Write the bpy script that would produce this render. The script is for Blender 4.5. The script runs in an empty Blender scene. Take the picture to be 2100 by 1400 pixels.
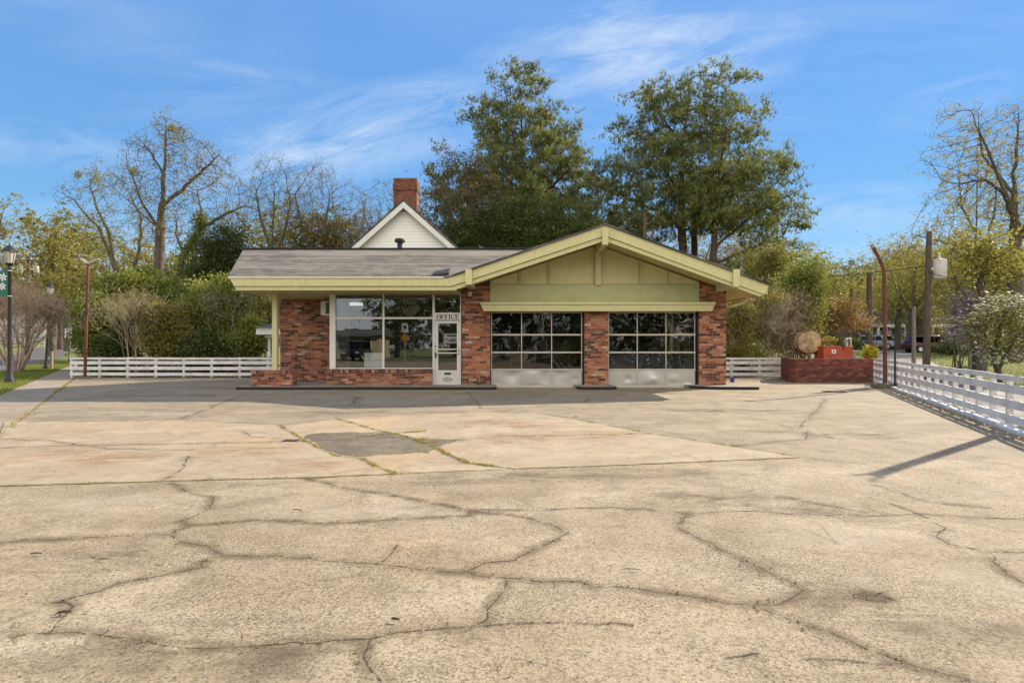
import bpy, math, random
import numpy as np
from mathutils import Vector, Matrix
R = math.radians
sc = bpy.context.scene
C = sc.collection
# ------------------------------------------------------------------ camera, sky, sun, exposure
F, H, CX, HY = 1200.0, 1.35, 1050.0, 710.0          # focal length in photo pixels, eye height, centre column, horizon row
cam_d = bpy.data.cameras.new("camera"); cam = bpy.data.objects.new("camera", cam_d); C.objects.link(cam)
cam.location = (0, 0, H); cam.rotation_euler = (R(90), 0, 0)
cam_d.sensor_width = 36; cam_d.lens = 36*F/2100; cam_d.shift_y = (HY-700)/2100
cam_d.clip_start = 0.05; cam_d.clip_end = 3000
sc.camera = cam
SUN_EL, SUN_AZ = R(32), math.atan2(.79, .61)
w = bpy.data.worlds.new("World"); sc.world = w; w.use_nodes = True
nt = w.node_tree; nt.nodes.clear()
def N(t, **k):
    n = nt.nodes.new(t)
    for a, b in k.items(): setattr(n, a, b)
    return n
sky = N('ShaderNodeTexSky', sky_type='NISHITA', sun_disc=False, sun_elevation=SUN_EL, sun_rotation=SUN_AZ,
        altitude=50, air_density=1.0, dust_density=0.0, ozone_density=3.0)
bg = N('ShaderNodeBackground'); bg.inputs['Strength'].default_value = 0.15
out = N('ShaderNodeOutputWorld')
tc = N('ShaderNodeTexCoord'); sep = N('ShaderNodeSeparateXYZ'); nt.links.new(tc.outputs['Generated'], sep.inputs[0])
mz = N('ShaderNodeMath', operation='MAXIMUM'); nt.links.new(sep.outputs[2], mz.inputs[0]); mz.inputs[1].default_value = 0.0
ad = N('ShaderNodeMath', operation='ADD'); nt.links.new(mz.outputs[0], ad.inputs[0]); ad.inputs[1].default_value = 0.16
dx = N('ShaderNodeMath', operation='DIVIDE'); nt.links.new(sep.outputs[0], dx.inputs[0]); nt.links.new(ad.outputs[0], dx.inputs[1])
dy = N('ShaderNodeMath', operation='DIVIDE'); nt.links.new(sep.outputs[1], dy.inputs[0]); nt.links.new(ad.outputs[0], dy.inputs[1])
cmb = N('ShaderNodeCombineXYZ'); nt.links.new(dx.outputs[0], cmb.inputs[0]); nt.links.new(dy.outputs[0], cmb.inputs[1])
mp = N('ShaderNodeMapping'); mp.inputs['Rotation'].default_value = (0, 0, R(-32)); mp.inputs['Scale'].default_value = (0.55, 1.7, 1); mp.inputs['Location'].default_value = (3.1, 1.7, 0)
nt.links.new(cmb.outputs[0], mp.inputs[0])
n1 = N('ShaderNodeTexNoise'); n1.inputs['Scale'].default_value = 2.1; n1.inputs['Detail'].default_value = 9; n1.inputs['Roughness'].default_value = 0.62; n1.inputs['Distortion'].default_value = 0.5
nt.links.new(mp.outputs[0], n1.inputs['Vector'])
n2 = N('ShaderNodeTexNoise'); n2.inputs['Scale'].default_value = 0.75; n2.inputs['Detail'].default_value = 3
nt.links.new(cmb.outputs[0], n2.inputs['Vector'])
r1 = N('ShaderNodeMapRange'); r1.inputs[1].default_value = 0.44; r1.inputs[2].default_value = 0.72; nt.links.new(n1.outputs[0], r1.inputs[0])
r2 = N('ShaderNodeMapRange'); r2.inputs[1].default_value = 0.40; r2.inputs[2].default_value = 0.60; nt.links.new(n2.outputs[0], r2.inputs[0])
cm = N('ShaderNodeMath', operation='MULTIPLY'); nt.links.new(r1.outputs[0], cm.inputs[0]); nt.links.new(r2.outputs[0], cm.inputs[1])
sh_ = N('ShaderNodeSeparateColor', mode='HSV'); nt.links.new(sky.outputs[0], sh_.inputs[0])
def wm(op, a, b):
    q = N('ShaderNodeMath', operation=op)
    for i, x in enumerate((a, b)):
        if isinstance(x, bpy.types.NodeSocket): nt.links.new(x, q.inputs[i])
        else: q.inputs[i].default_value = x
    return q.outputs[0]
hs = N('ShaderNodeCombineColor', mode='HSV'); nt.links.new(sh_.outputs[0], hs.inputs[0])
nt.links.new(wm('POWER', sh_.outputs[1], .57), hs.inputs[1]); nt.links.new(wm('MULTIPLY', wm('POWER', sh_.outputs[2], .22), 2.02), hs.inputs[2])
mix = N('ShaderNodeMix', data_type='RGBA')
ypos = wm('MAXIMUM', sep.outputs[1], .05); uu = wm('DIVIDE', sep.outputs[0], ypos); tt = wm('DIVIDE', sep.outputs[2], ypos)
uv_ = N('ShaderNodeCombineXYZ'); nt.links.new(uu, uv_.inputs[0]); nt.links.new(tt, uv_.inputs[1])
def cirrus(cx, cy, ex, ey, rot, amt):
    m = N('ShaderNodeVectorMath', operation='SUBTRACT'); nt.links.new(uv_.outputs[0], m.inputs[0]); m.inputs[1].default_value = (cx, cy, 0)
    m2 = N('ShaderNodeMapping'); nt.links.new(m.outputs[0], m2.inputs[0]); m2.inputs['Rotation'].default_value = (0, 0, R(-rot))
    m3 = N('ShaderNodeMapping'); nt.links.new(m2.outputs[0], m3.inputs[0]); m3.inputs['Scale'].default_value = (1/ex, 1/ey, 1)
    ln = N('ShaderNodeVectorMath', operation='LENGTH'); nt.links.new(m3.outputs[0], ln.inputs[0])
    m4 = N('ShaderNodeMapping'); nt.links.new(m2.outputs[0], m4.inputs[0]); m4.inputs['Scale'].default_value = (4.5, 15., 1); m4.inputs['Location'].default_value = (cx*7, cy*5, 0)
    nz = N('ShaderNodeTexNoise'); nt.links.new(m4.outputs[0], nz.inputs['Vector']); nz.inputs['Scale'].default_value = 1.; nz.inputs['Detail'].default_value = 8; nz.inputs['Roughness'].default_value = .66; nz.inputs['Distortion'].default_value = .6
    f = N('ShaderNodeMapRange'); nt.links.new(ln.outputs['Value'], f.inputs[0]); f.inputs[1].default_value = 1.; f.inputs[2].default_value = .0
    s = N('ShaderNodeMapRange'); nt.links.new(nz.outputs[0], s.inputs[0]); s.inputs[1].default_value = .38; s.inputs[2].default_value = .80
    return wm('MULTIPLY', wm('MULTIPLY', wm('POWER', f.outputs[0], .7), s.outputs[0]), amt)
acc = None
for a in ((.22,.49,.34,.13,12,1.25),(-.26,.365,.36,.085,14,1.15),(.05,.50,.18,.08,25,.7),(.60,.235,.20,.05,3,.8),(.40,.56,.30,.06,10,.5),(-.78,.34,.22,.05,-6,.6),(-.45,.47,.18,.03,-8,.5),(.75,.42,.14,.05,20,.5),(.70,.10,.5,.06,0,.9),(-.5,.12,.7,.07,0,.45)):
    c_ = cirrus(*a); acc = c_ if acc is None else wm('MAXIMUM', acc, c_)
front = N('ShaderNodeMapRange'); nt.links.new(sep.outputs[1], front.inputs[0]); front.inputs[1].default_value = .05; front.inputs[2].default_value = .2
acc = wm('MULTIPLY', acc, front.outputs[0])
cs = N('ShaderNodeMath', operation='MAXIMUM'); nt.links.new(wm('MULTIPLY', cm.outputs[0], .26), cs.inputs[0]); nt.links.new(acc, cs.inputs[1])
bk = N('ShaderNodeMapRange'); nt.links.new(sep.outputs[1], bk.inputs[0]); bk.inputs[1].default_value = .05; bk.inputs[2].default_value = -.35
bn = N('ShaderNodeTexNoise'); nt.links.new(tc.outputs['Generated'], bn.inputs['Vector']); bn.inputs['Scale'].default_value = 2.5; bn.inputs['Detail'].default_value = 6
bank = wm('MULTIPLY', bk.outputs[0], wm('MULTIPLY', wm('SUBTRACT', bn.outputs[0], .22), 2.2))  # unseen cloud bank, added behind the camera to fill the shaded station front
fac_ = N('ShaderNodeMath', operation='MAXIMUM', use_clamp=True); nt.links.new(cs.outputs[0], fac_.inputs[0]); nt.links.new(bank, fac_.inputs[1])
cmix = N('ShaderNodeMix', data_type='RGBA'); nt.links.new(bk.outputs[0], cmix.inputs['Factor']); cmix.inputs['A'].default_value = (2.5, 2.85, 3.35, 1); cmix.inputs['B'].default_value = (8.6, 7.8, 6.7, 1)  # warm bright colour of the added fill cloud goes in behind the camera
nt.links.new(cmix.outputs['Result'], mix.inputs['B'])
hz = N('ShaderNodeMapRange'); nt.links.new(sep.outputs[2], hz.inputs[0]); hz.inputs[1].default_value = .20; hz.inputs[2].default_value = .0; hz.inputs[4].default_value = .95
hm = N('ShaderNodeMix', data_type='RGBA'); nt.links.new(hz.outputs[0], hm.inputs['Factor']); nt.links.new(hs.outputs[0], hm.inputs['A']); hm.inputs['B'].default_value = (1.75, 2.45, 3.35, 1)
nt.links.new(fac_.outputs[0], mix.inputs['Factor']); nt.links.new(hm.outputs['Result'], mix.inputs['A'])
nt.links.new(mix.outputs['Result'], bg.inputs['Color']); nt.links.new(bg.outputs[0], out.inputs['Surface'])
sun_d = bpy.data.lights.new("sun", 'SUN'); sun_d.energy = 4.3; sun_d.angle = R(0.5); sun_d.color = (1, 0.86, 0.68)
sun = bpy.data.objects.new("sun", sun_d); C.objects.link(sun)
sv = Vector((math.sin(SUN_AZ)*math.cos(SUN_EL), math.cos(SUN_AZ)*math.cos(SUN_EL), math.sin(SUN_EL)))
sun.rotation_euler = sv.to_track_quat('Z', 'Y').to_euler()
sc.view_settings.view_transform = 'Standard'; sc.view_settings.look = 'None'; sc.view_settings.gamma = 1.0
sc.view_settings.exposure = 1.0
sc.cycles.max_bounces = 4; sc.cycles.diffuse_bounces = 2; sc.cycles.glossy_bounces = 2; sc.cycles.transmission_bounces = 2
sc.cycles.transparent_max_bounces = 8; sc.cycles.adaptive_threshold = .02; sc.cycles.caustics_reflective = False; sc.cycles.caustics_refractive = False

# ------------------------------------------------------------------ helpers: pixel -> place, ground height
def ground_h(x, y):
    x = np.asarray(x, float); y = np.asarray(y, float)
    wl = np.clip((-x-6)/12, 0, 1); wr = np.clip((x-8)/8, 0, 1)
    return wl*np.clip(y-66, 0, 60)*.035 + wr*np.clip(y-28, 0, 90)*.024
def gh(x, y): return float(ground_h(x, y))
def G(px, py):
    d = F*H/(py-HY); return ((px-CX)/F*d, d)
def at(px, d): return (px-CX)/F*d
def zz(py, d): return H-(py-HY)/F*d

def tag(o, label=None, cat=None, group=None, kind=None):
    if label: o['label'] = label
    if cat: o['category'] = cat
    if group: o['group'] = group
    if kind: o['kind'] = kind
    return o
def empty(name, loc=(0,0,0), rz=0, label=None, cat=None, group=None):
    o = bpy.data.objects.new(name, None); C.objects.link(o); o.location = loc; o.rotation_euler = (0,0,rz)
    o.empty_display_size = .2
    return tag(o, label, cat, group)
def copy_tree(o, parent=None):
    c = o.copy(); C.objects.link(c); c.parent = parent
    for ch in o.children: copy_tree(ch, c)
    return c
class MB:
    """collects simple shapes and links them as ONE mesh object"""
    def __init__(s): s.v = []; s.f = []; s.m = []
    def add(s, vs, fs, mi=0):
        b = len(s.v); s.v += [tuple(p) for p in vs]; s.f += [[i+b for i in f] for f in fs]; s.m += [mi]*len(fs); return s
    def box(s, a, b, mi=0):
        x0,y0,z0 = a; x1,y1,z1 = b
        return s.add([(x0,y0,z0),(x1,y0,z0),(x1,y1,z0),(x0,y1,z0),(x0,y0,z1),(x1,y0,z1),(x1,y1,z1),(x0,y1,z1)],
            [(0,3,2,1),(4,5,6,7),(0,1,5,4),(1,2,6,5),(2,3,7,6),(3,0,4,7)], mi)
    def prism(s, pts, y0, y1, mi=0):            # polygon in XZ (counter-clockwise seen from -Y) pushed from y0 to y1
        n = len(pts); vs = [(x,y0,z) for x,z in pts]+[(x,y1,z) for x,z in pts]
        return s.add(vs, [list(range(n)), list(range(2*n-1, n-1, -1))]+[(i, n+i, n+(i+1)%n, (i+1)%n) for i in range(n)], mi)
    def slab(s, pts, z0, z1, mi=0):             # polygon in XY pushed up
        n = len(pts); vs = [(x,y,z0) for x,y in pts]+[(x,y,z1) for x,y in pts]
        return s.add(vs, [list(range(n-1,-1,-1)), list(range(n,2*n))]+[(i,(i+1)%n,n+(i+1)%n,n+i) for i in range(n)], mi)
    def tube(s, pts, r, n=10, mi=0, cap=True):
        pts = [Vector(p) for p in pts]; rs = r if isinstance(r, (list,tuple)) else [r]*len(pts)
        vs = []; fs = []; ref = None
        for i, p in enumerate(pts):
            d = (pts[min(i+1,len(pts)-1)]-pts[max(i-1,0)]).normalized()
            if ref is None: ref = Vector((1,0,0)) if abs(d.x) < .9 else Vector((0,1,0))
            u = (ref-d*ref.dot(d)).normalized(); ref = u; v = d.cross(u)
            for k in range(n):
                a = 2*math.pi*k/n; vs.append(p+(u*math.cos(a)+v*math.sin(a))*rs[i])
        for i in range(len(pts)-1):
            for k in range(n): fs.append((i*n+k, i*n+(k+1)%n, (i+1)*n+(k+1)%n, (i+1)*n+k))
        if cap: fs += [list(range(n-1,-1,-1)), list(range((len(pts)-1)*n, len(pts)*n))]
        return s.add(vs, fs, mi)
    def lathe(s, prof, c=(0,0,0), n=20, mi=0):  # prof = [(r,z)...]
        vs = []; fs = []
        for r, z in prof:
            for k in range(n):
                a = 2*math.pi*k/n; vs.append((c[0]+r*math.cos(a), c[1]+r*math.sin(a), c[2]+z))
        for i in range(len(prof)-1):
            for k in range(n): fs.append((i*n+k, i*n+(k+1)%n, (i+1)*n+(k+1)%n, (i+1)*n+k))
        fs += [list(range(n-1,-1,-1)), list(range((len(prof)-1)*n, len(prof)*n))]
        return s.add(vs, fs, mi)
    def quad(s, a, b, c, d, mi=0): return s.add([a,b,c,d], [(0,1,2,3)], mi)
    def build(s, name, mats, parent=None, bevel=0, smooth=False, loc=None):
        me = bpy.data.meshes.new(name); me.from_pydata(s.v, [], s.f)
        for m in (mats if isinstance(mats, (list,tuple)) else [mats]): me.materials.append(m)
        me.polygons.foreach_set('material_index', s.m)
        if smooth: me.polygons.foreach_set('use_smooth', [True]*len(s.f))
        me.update()
        o = bpy.data.objects.new(name, me); C.objects.link(o); o.parent = parent
        if loc: o.location = loc
        if bevel:
            b = o.modifiers.new('bevel', 'BEVEL'); b.width = bevel; b.segments = 2; b.limit_method = 'ANGLE'; b.angle_limit = R(40)
        if smooth and not bevel:
            try: me.set_sharp_from_angle(angle=R(40))
            except Exception: pass
        return o
def mesh_np(name, v, f, mat, parent=None, tint=None, smooth=False):
    me = bpy.data.meshes.new(name); v = np.asarray(v, np.float32); f = np.asarray(f, np.int32); k = f.shape[1]
    me.vertices.add(len(v)); me.vertices.foreach_set('co', v.ravel())
    me.loops.add(f.size); me.loops.foreach_set('vertex_index', f.ravel())
    me.polygons.add(len(f)); me.polygons.foreach_set('loop_start', np.arange(0, f.size, k, dtype=np.int32))
    me.polygons.foreach_set('loop_total', np.full(len(f), k, np.int32))
    if smooth: me.polygons.foreach_set('use_smooth', np.ones(len(f), bool))
    if tint is not None:
        a = me.attributes.new('tint', 'FLOAT', 'FACE'); a.data.foreach_set('value', np.asarray(tint, np.float32))
    me.materials.append(mat); me.update(calc_edges=True)
    o = bpy.data.objects.new(name, me); C.objects.link(o); o.parent = parent
    return o

# ------------------------------------------------------------------ materials
class NT:
    def __init__(s, name, rough=.6):
        s.m = bpy.data.materials.new(name); s.m.use_nodes = True; s.t = s.m.node_tree
        s.b = s.t.nodes['Principled BSDF']; s.b.inputs['Roughness'].default_value = rough
        s.o = s.t.nodes['Material Output']
    def n(s, t, ins=None, **k):
        q = s.t.nodes.new(t)
        for a, b in k.items(): setattr(q, a, b)
        for a, b in (ins or {}).items():
            if isinstance(b, bpy.types.NodeSocket): s.t.links.new(b, q.inputs[a])
            else: q.inputs[a].default_value = b
        return q
    def l(s, a, b): s.t.links.new(a, b)
    def coord(s, scale=(1,1,1), kind='Object', rot=(0,0,0)):
        c = s.n('ShaderNodeTexCoord'); return s.n('ShaderNodeMapping', {0: c.outputs[kind], 'Scale': scale, 'Rotation': rot}).outputs[0]
    def noise(s, v, scale, det=4, rough=.55, dist=0): return s.n('ShaderNodeTexNoise', {'Vector': v, 'Scale': scale, 'Detail': det, 'Roughness': rough, 'Distortion': dist}).outputs[0]
    def rng(s, v, a, b, c=0., d=1.): return s.n('ShaderNodeMapRange', {0: v, 1: a, 2: b, 3: c, 4: d}).outputs[0]
    def mix(s, f, a, b, mode='MIX'):
        q = s.n('ShaderNodeMix', data_type='RGBA', blend_type=mode)
        for k, x in (('Factor', f), ('A', a), ('B', b)):
            if isinstance(x, bpy.types.NodeSocket): s.l(x, q.inputs[k])
            else: q.inputs[k].default_value = x if k == 'Factor' else (*x, 1)
        return q.outputs['Result']
    def math(s, op, a, b=0.): return s.n('ShaderNodeMath', {0: a, 1: b}, operation=op).outputs[0]
    def ramp(s, f, stops, interp='LINEAR'):
        q = s.n('ShaderNodeValToRGB', {0: f}); cr = q.color_ramp; cr.interpolation = interp
        while len(cr.elements) < len(stops): cr.elements.new(.5)
        for e, (p, c) in zip(cr.elements, stops): e.position = p; e.color = (*c, 1)
        return q.outputs[0]
    def col(s, c):
        if isinstance(c, bpy.types.NodeSocket): s.l(c, s.b.inputs['Base Color'])
        else: s.b.inputs['Base Color'].default_value = (*c, 1)
        return s
    def bump(s, h, strength=.3, dist=.01):
        s.l(s.n('ShaderNodeBump', {'Height': h, 'Strength': strength, 'Distance': dist}).outputs[0], s.b.inputs['Normal']); return s
def paint(name, c, rough=.5, dirt=.15, scale=1.5, dc=None, metal=0., bump=.05):
    q = NT(name, rough); v = q.coord(); n = q.noise(v, scale, 6, .65); n2 = q.noise(v, scale*14, 3)
    f = q.math('MULTIPLY', q.rng(n, .42, .75), dirt*2.0)
    dc = dc or tuple(x*.45 for x in c)
    q.col(q.mix(q.math('MULTIPLY', n2, .22), q.mix(f, c, dc), tuple(x*.75 for x in c)))
    q.b.inputs['Metallic'].default_value = metal
    q.l(q.rng(n, .3, .8, rough*.8, min(1, rough*1.25)), q.b.inputs['Roughness'])
    if bump: q.bump(n2, bump, .004)
    return q.m
def weather(name, c, dc):
    q = NT(name, .62); v = q.coord((9,9,1.2)); st = q.noise(v, 1.4, 6, .7); sp = q.noise(q.coord(), 22, 4, .8); bg_ = q.noise(q.coord(), .9, 4)
    a = q.mix(q.math('MULTIPLY', q.rng(st, .5, .72), .45), c, dc); a = q.mix(q.math('MULTIPLY', q.rng(sp, .62, .72), .5), a, tuple(x*.45 for x in dc)); a = q.mix(q.math('MULTIPLY', q.rng(bg_, .4, .7), .22), a, tuple(min(.8, x*1.12) for x in c))
    q.col(a); q.bump(q.math('ADD', sp, st), .25, .004); return q.m
def brick_mat(name, stops, mortar, course=.08, length=.23, white=.16, soldier=False):
    q = NT(name, .85); tcn = q.n('ShaderNodeTexCoord'); sp = q.n('ShaderNodeSeparateXYZ', {0: tcn.outputs['Object']})
    u = q.math('ADD', sp.outputs[0], sp.outputs[1])
    cb = q.n('ShaderNodeCombineXYZ', {0: sp.outputs[2] if soldier else u, 1: u if soldier else sp.outputs[2]}).outputs[0]
    wob = q.n('ShaderNodeVectorMath', {0: q.n('ShaderNodeTexNoise', {'Vector': cb, 'Scale': 9., 'Detail': 2.}).outputs[1], 1: (.5,.5,.5)}, operation='SUBTRACT').outputs[0]
    vv = q.n('ShaderNodeVectorMath', {0: q.n('ShaderNodeVectorMath', {0: wob, 'Scale': .008}, operation='SCALE').outputs[0], 1: cb}, operation='ADD').outputs[0]
    br = q.n('ShaderNodeTexBrick', {'Vector': vv, 'Color1': (0,0,0,1), 'Color2': (1,1,1,1), 'Mortar': (.5,.5,.5,1), 'Scale': 1., 'Mortar Size': .0065, 'Mortar Smooth': .35, 'Bias': 0., 'Brick Width': length, 'Row Height': course})
    br.offset = 0 if soldier else .5
    cv = q.ramp(br.outputs['Color'], stops)
    fn = q.noise(vv, 30, 4); cv = q.mix(q.math('MULTIPLY', q.rng(fn, .45, .75), .6), cv, (.055,.02,.013))
    big = q.noise(vv, 1.3, 4); cv = q.mix(q.math('MULTIPLY', q.rng(big, .45, .7), .28), cv, (.09,.04,.025))
    stretch = q.n('ShaderNodeMapping', {0: vv, 'Scale': (5., 11., 1.)}).outputs[0]
    wn = q.noise(stretch, 1.6, 5, .7); cv = q.mix(q.math('MULTIPLY', q.rng(wn, .66-white*.5, .70), .85), cv, (.56,.46,.38))
    cv = q.mix(br.outputs['Fac'], cv, q.mix(q.noise(vv, 6, 3), mortar, tuple(x*.45 for x in mortar)))
    q.col(cv); q.bump(q.math('SUBTRACT', q.math('MULTIPLY', fn, .4), br.outputs['Fac']), .9, .012)
    return q.m
def leaf_mat(name, a, b, c=None, trans=.45, rough=.6):
    q = NT(name, rough); at_ = q.n('ShaderNodeAttribute', attribute_name='tint')
    n = q.noise(q.coord(), .55, 3)
    oi = q.n('ShaderNodeObjectInfo').outputs['Random']
    t = q.math('ADD', q.math('MULTIPLY', at_.outputs['Fac'], .85), q.math('MULTIPLY', n, .35))
    t = q.math('ADD', t, q.math('MULTIPLY', q.math('SUBTRACT', oi, .5), .35))
    cv = q.ramp(t, [(.15, a), (.55, b), (.95, c or b)])
    q.col(cv); q.b.inputs['Specular IOR Level'].default_value = .25
    tr = q.n('ShaderNodeBsdfTranslucent', {'Color': q.mix(.35, cv, (.30,.30,.03), 'MIX')})
    ms = q.n('ShaderNodeMixShader', {0: trans, 1: q.b.outputs[0], 2: tr.outputs[0]})
    q.l(ms.outputs[0], q.o.inputs[0]); return q.m
def bark_mat(name, a, b):
    q = NT(name, .9); v = q.coord((6,6,1.5)); n = q.noise(v, 2.5, 6, .7); q.col(q.ramp(n, [(.3, a), (.7, b)])); q.bump(n, .6, .02); return q.m
M = {}
M['brick'] = brick_mat('brick_red_mixed', [(0,(.045,.022,.018)),(.17,(.10,.035,.024)),(.3,(.30,.085,.042)),(.46,(.50,.17,.07)),(.6,(.19,.055,.034)),(.74,(.56,.24,.11)),(.87,(.42,.14,.065)),(1,(.60,.43,.30))], (.34,.28,.22))
M['brick_soldier'] = brick_mat('brick_soldier_course', [(0,(.06,.02,.015)),(.4,(.16,.035,.02)),(.7,(.3,.08,.035)),(1,(.42,.2,.12))], (.22,.18,.15), course=.09, length=.24, soldier=True, white=.25)
M['brick_dark'] = brick_mat('brick_dark_red', [(0,(.07,.02,.016)),(.35,(.14,.032,.02)),(.7,(.2,.05,.028)),(1,(.28,.09,.05))], (.11,.085,.07), course=.078, length=.2, white=0)
M['brick_chimney'] = brick_mat('brick_chimney', [(0,(.09,.03,.02)),(.4,(.19,.055,.03)),(1,(.28,.10,.05))], (.2,.13,.1), course=.075, white=.0)
M['green'] = weather('olive_green_paint', (.56,.525,.27), (.36,.35,.18))
M['green_panel'] = paint('olive_green_panel', (.64,.59,.30), .65, .14, 3.0, (.27,.27,.12), bump=.3)
M['green_header'] = paint('sage_green_panel', (.47,.47,.235), .65, .16, 3.0, (.24,.26,.13), bump=.3)
M['soffit'] = paint('olive_soffit', (.56,.50,.24), .7, .1)
M['seam'] = paint('dark_seam', (.10,.09,.045), .9, .1)
M['white'] = paint('white_trim', (.72,.70,.64), .5, .12, 2)
M['white_fence'] = paint('white_fence_paint', (.74,.735,.72), .65, .32, 2.6, (.36,.32,.26), bump=.3)
M['alu'] = paint('aluminium_frame', (.66,.65,.62), .38, .14, 3, (.4,.37,.33), metal=.25)
M['alu_warm'] = paint('cream_door_rail', (.50,.47,.40), .45, .18, 3)
M['alu_panel'] = paint('aluminium_kick_panel', (.60,.59,.56), .33, .2, 1.1, (.38,.36,.32), metal=.55, bump=.25)
M['black'] = paint('black_metal', (.012,.012,.013), .6, .1)
M['black_paint'] = paint('black_curb_paint', (.008,.008,.009), .8, .15, 5, (.05,.045,.04))
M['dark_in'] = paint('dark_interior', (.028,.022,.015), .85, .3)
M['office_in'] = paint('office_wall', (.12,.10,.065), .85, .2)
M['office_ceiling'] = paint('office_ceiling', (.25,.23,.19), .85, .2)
M['black_rubber'] = paint('rubber', (.02,.02,.02), .8)
M['rust'] = paint('rusty_pipe', (.15,.048,.024), .85, .6, 3.2, (.04,.016,.012), bump=.5)
M['lamp_shell'] = paint('weathered_lamp_shell', (.40,.38,.29), .6, .35, 4)
M['footing'] = paint('concrete_footing', (.16,.14,.105), .9, .4, 4, bump=.5)
M['brown_stick'] = paint('brown_stick', (.09,.05,.03), .9, .3)
M['matte_black'] = paint('matte_flashing', (.03,.03,.034), .95, .1)
M['orange'] = paint('orange_red_paint', (.42,.065,.018), .55, .5, 2.2, (.20,.04,.02))
M['paper'] = paint('white_paper', (.75,.76,.76), .6, .1)
M['blue'] = paint('blue_can', (.03,.06,.28), .35, .2)
M['asphalt'] = paint('asphalt_road', (.115,.11,.10), .9, .25, .5, (.07,.065,.06), bump=.4)
M['wood_pole'] = bark_mat('weathered_utility_pole', (.045,.032,.022), (.14,.10,.072))
M['wood_pale'] = bark_mat('pale_grey_pole', (.16,.13,.10), (.30,.25,.20))
M['bark'] = bark_mat('grey_brown_bark', (.045,.035,.026), (.14,.115,.085))
M['bark_moss'] = bark_mat('mossy_bark', (.035,.032,.020), (.16,.135,.07))
M['bark_pale'] = bark_mat('pale_tan_bark', (.16,.11,.075), (.42,.32,.23))
M['bark_pine'] = bark_mat('pine_bark', (.035,.024,.018), (.12,.08,.06))
M['twig_grey'] = bark_mat('grey_twigs', (.10,.08,.065), (.26,.21,.17))
M['twig_pale'] = bark_mat('pale_olive_twigs', (.20,.16,.10), (.42,.35,.23))
M['twig_tan'] = bark_mat('tan_twigs', (.26,.17,.12), (.55,.41,.31))
M['siding'] = None
def siding():
    q = NT('white_lap_siding', .55); sp = q.n('ShaderNodeSeparateXYZ', {0: q.n('ShaderNodeTexCoord').outputs['Object']})
    fr = q.math('FRACT', q.math('DIVIDE', sp.outputs[2], .2)); n = q.noise(q.coord(), 1.2, 4)
    c = q.mix(q.math('MULTIPLY', n, .35), (.82,.81,.75), (.70,.69,.58))
    q.col(q.mix(q.rng(fr, .05, .0), c, (.30,.29,.26))); q.bump(q.math('SUBTRACT', 1., fr), 1., .02); return q.m
M['siding'] = siding()
def shingle(name, a, b, row=.145):
    q = NT(name, .95); v = q.coord(); sp0 = q.n('ShaderNodeTexCoord').outputs['Object']
    wv = q.n('ShaderNodeTexNoise', {'Vector': q.n('ShaderNodeMapping', {0: sp0, 'Scale': (.5,.9,.9)}).outputs[0], 'Scale': .7, 'Detail': 2.}).outputs[0]
    s2 = q.n('ShaderNodeSeparateXYZ', {0: sp0}); yy = q.math('ADD', s2.outputs[1], q.math('MULTIPLY', wv, .22))
    vv = q.n('ShaderNodeCombineXYZ', {0: s2.outputs[0], 1: yy}).outputs[0]
    br = q.n('ShaderNodeTexBrick', {'Vector': vv, 'Color1': (0,0,0,1), 'Color2': (1,1,1,1), 'Mortar': (0,0,0,1), 'Scale': 1., 'Mortar Size': .008, 'Mortar Smooth': .2, 'Bias': 0., 'Brick Width': .32, 'Row Height': row})
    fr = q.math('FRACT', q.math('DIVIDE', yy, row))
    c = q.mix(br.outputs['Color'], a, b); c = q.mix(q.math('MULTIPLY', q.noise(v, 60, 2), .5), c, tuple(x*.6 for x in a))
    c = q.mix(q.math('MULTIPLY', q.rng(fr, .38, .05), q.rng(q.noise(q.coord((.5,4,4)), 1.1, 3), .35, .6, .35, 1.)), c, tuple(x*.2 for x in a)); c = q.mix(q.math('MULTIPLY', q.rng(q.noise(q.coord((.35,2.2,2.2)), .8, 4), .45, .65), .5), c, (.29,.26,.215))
    q.col(c); q.bump(fr, .7, .01); return q.m
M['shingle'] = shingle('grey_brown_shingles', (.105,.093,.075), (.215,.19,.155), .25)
M['shingle_dark'] = shingle('charcoal_shingles', (.05,.05,.055), (.09,.09,.10))
def glass(name, refl=.22, tint=(.9,.9,.9), wave=0., scale=1.2):
    q = NT(name, 0); t = q.t; t.nodes.remove(q.b)
    fr = q.n('ShaderNodeFresnel', {'IOR': 1.5}).outputs[0]
    tr = q.n('ShaderNodeBsdfTransparent', {'Color': (*tint, 1)}); gl = q.n('ShaderNodeBsdfGlossy', {'Color': (.92,.95,1,1), 'Roughness': .0})
    if wave:
        bp = q.n('ShaderNodeBump', {'Height': q.noise(q.coord(), scale, 2, .5, .6), 'Strength': 1., 'Distance': wave}); q.l(bp.outputs[0], gl.inputs['Normal'])
    ms = q.n('ShaderNodeMixShader', {0: q.math('ADD', fr, refl), 1: tr.outputs[0], 2: gl.outputs[0]}); q.l(ms.outputs[0], q.o.inputs[0]); return q.m
M['glass'] = glass('office_glass', .11, (.9,.92,.9), .0015, .8)
M['glass_garage'] = glass('wavy_garage_glass', .045, (.6,.6,.56), .010, 1.1)
M['car_glass'] = paint('car_glass', (.02,.025,.03), .08, 0, bump=0)

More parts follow.
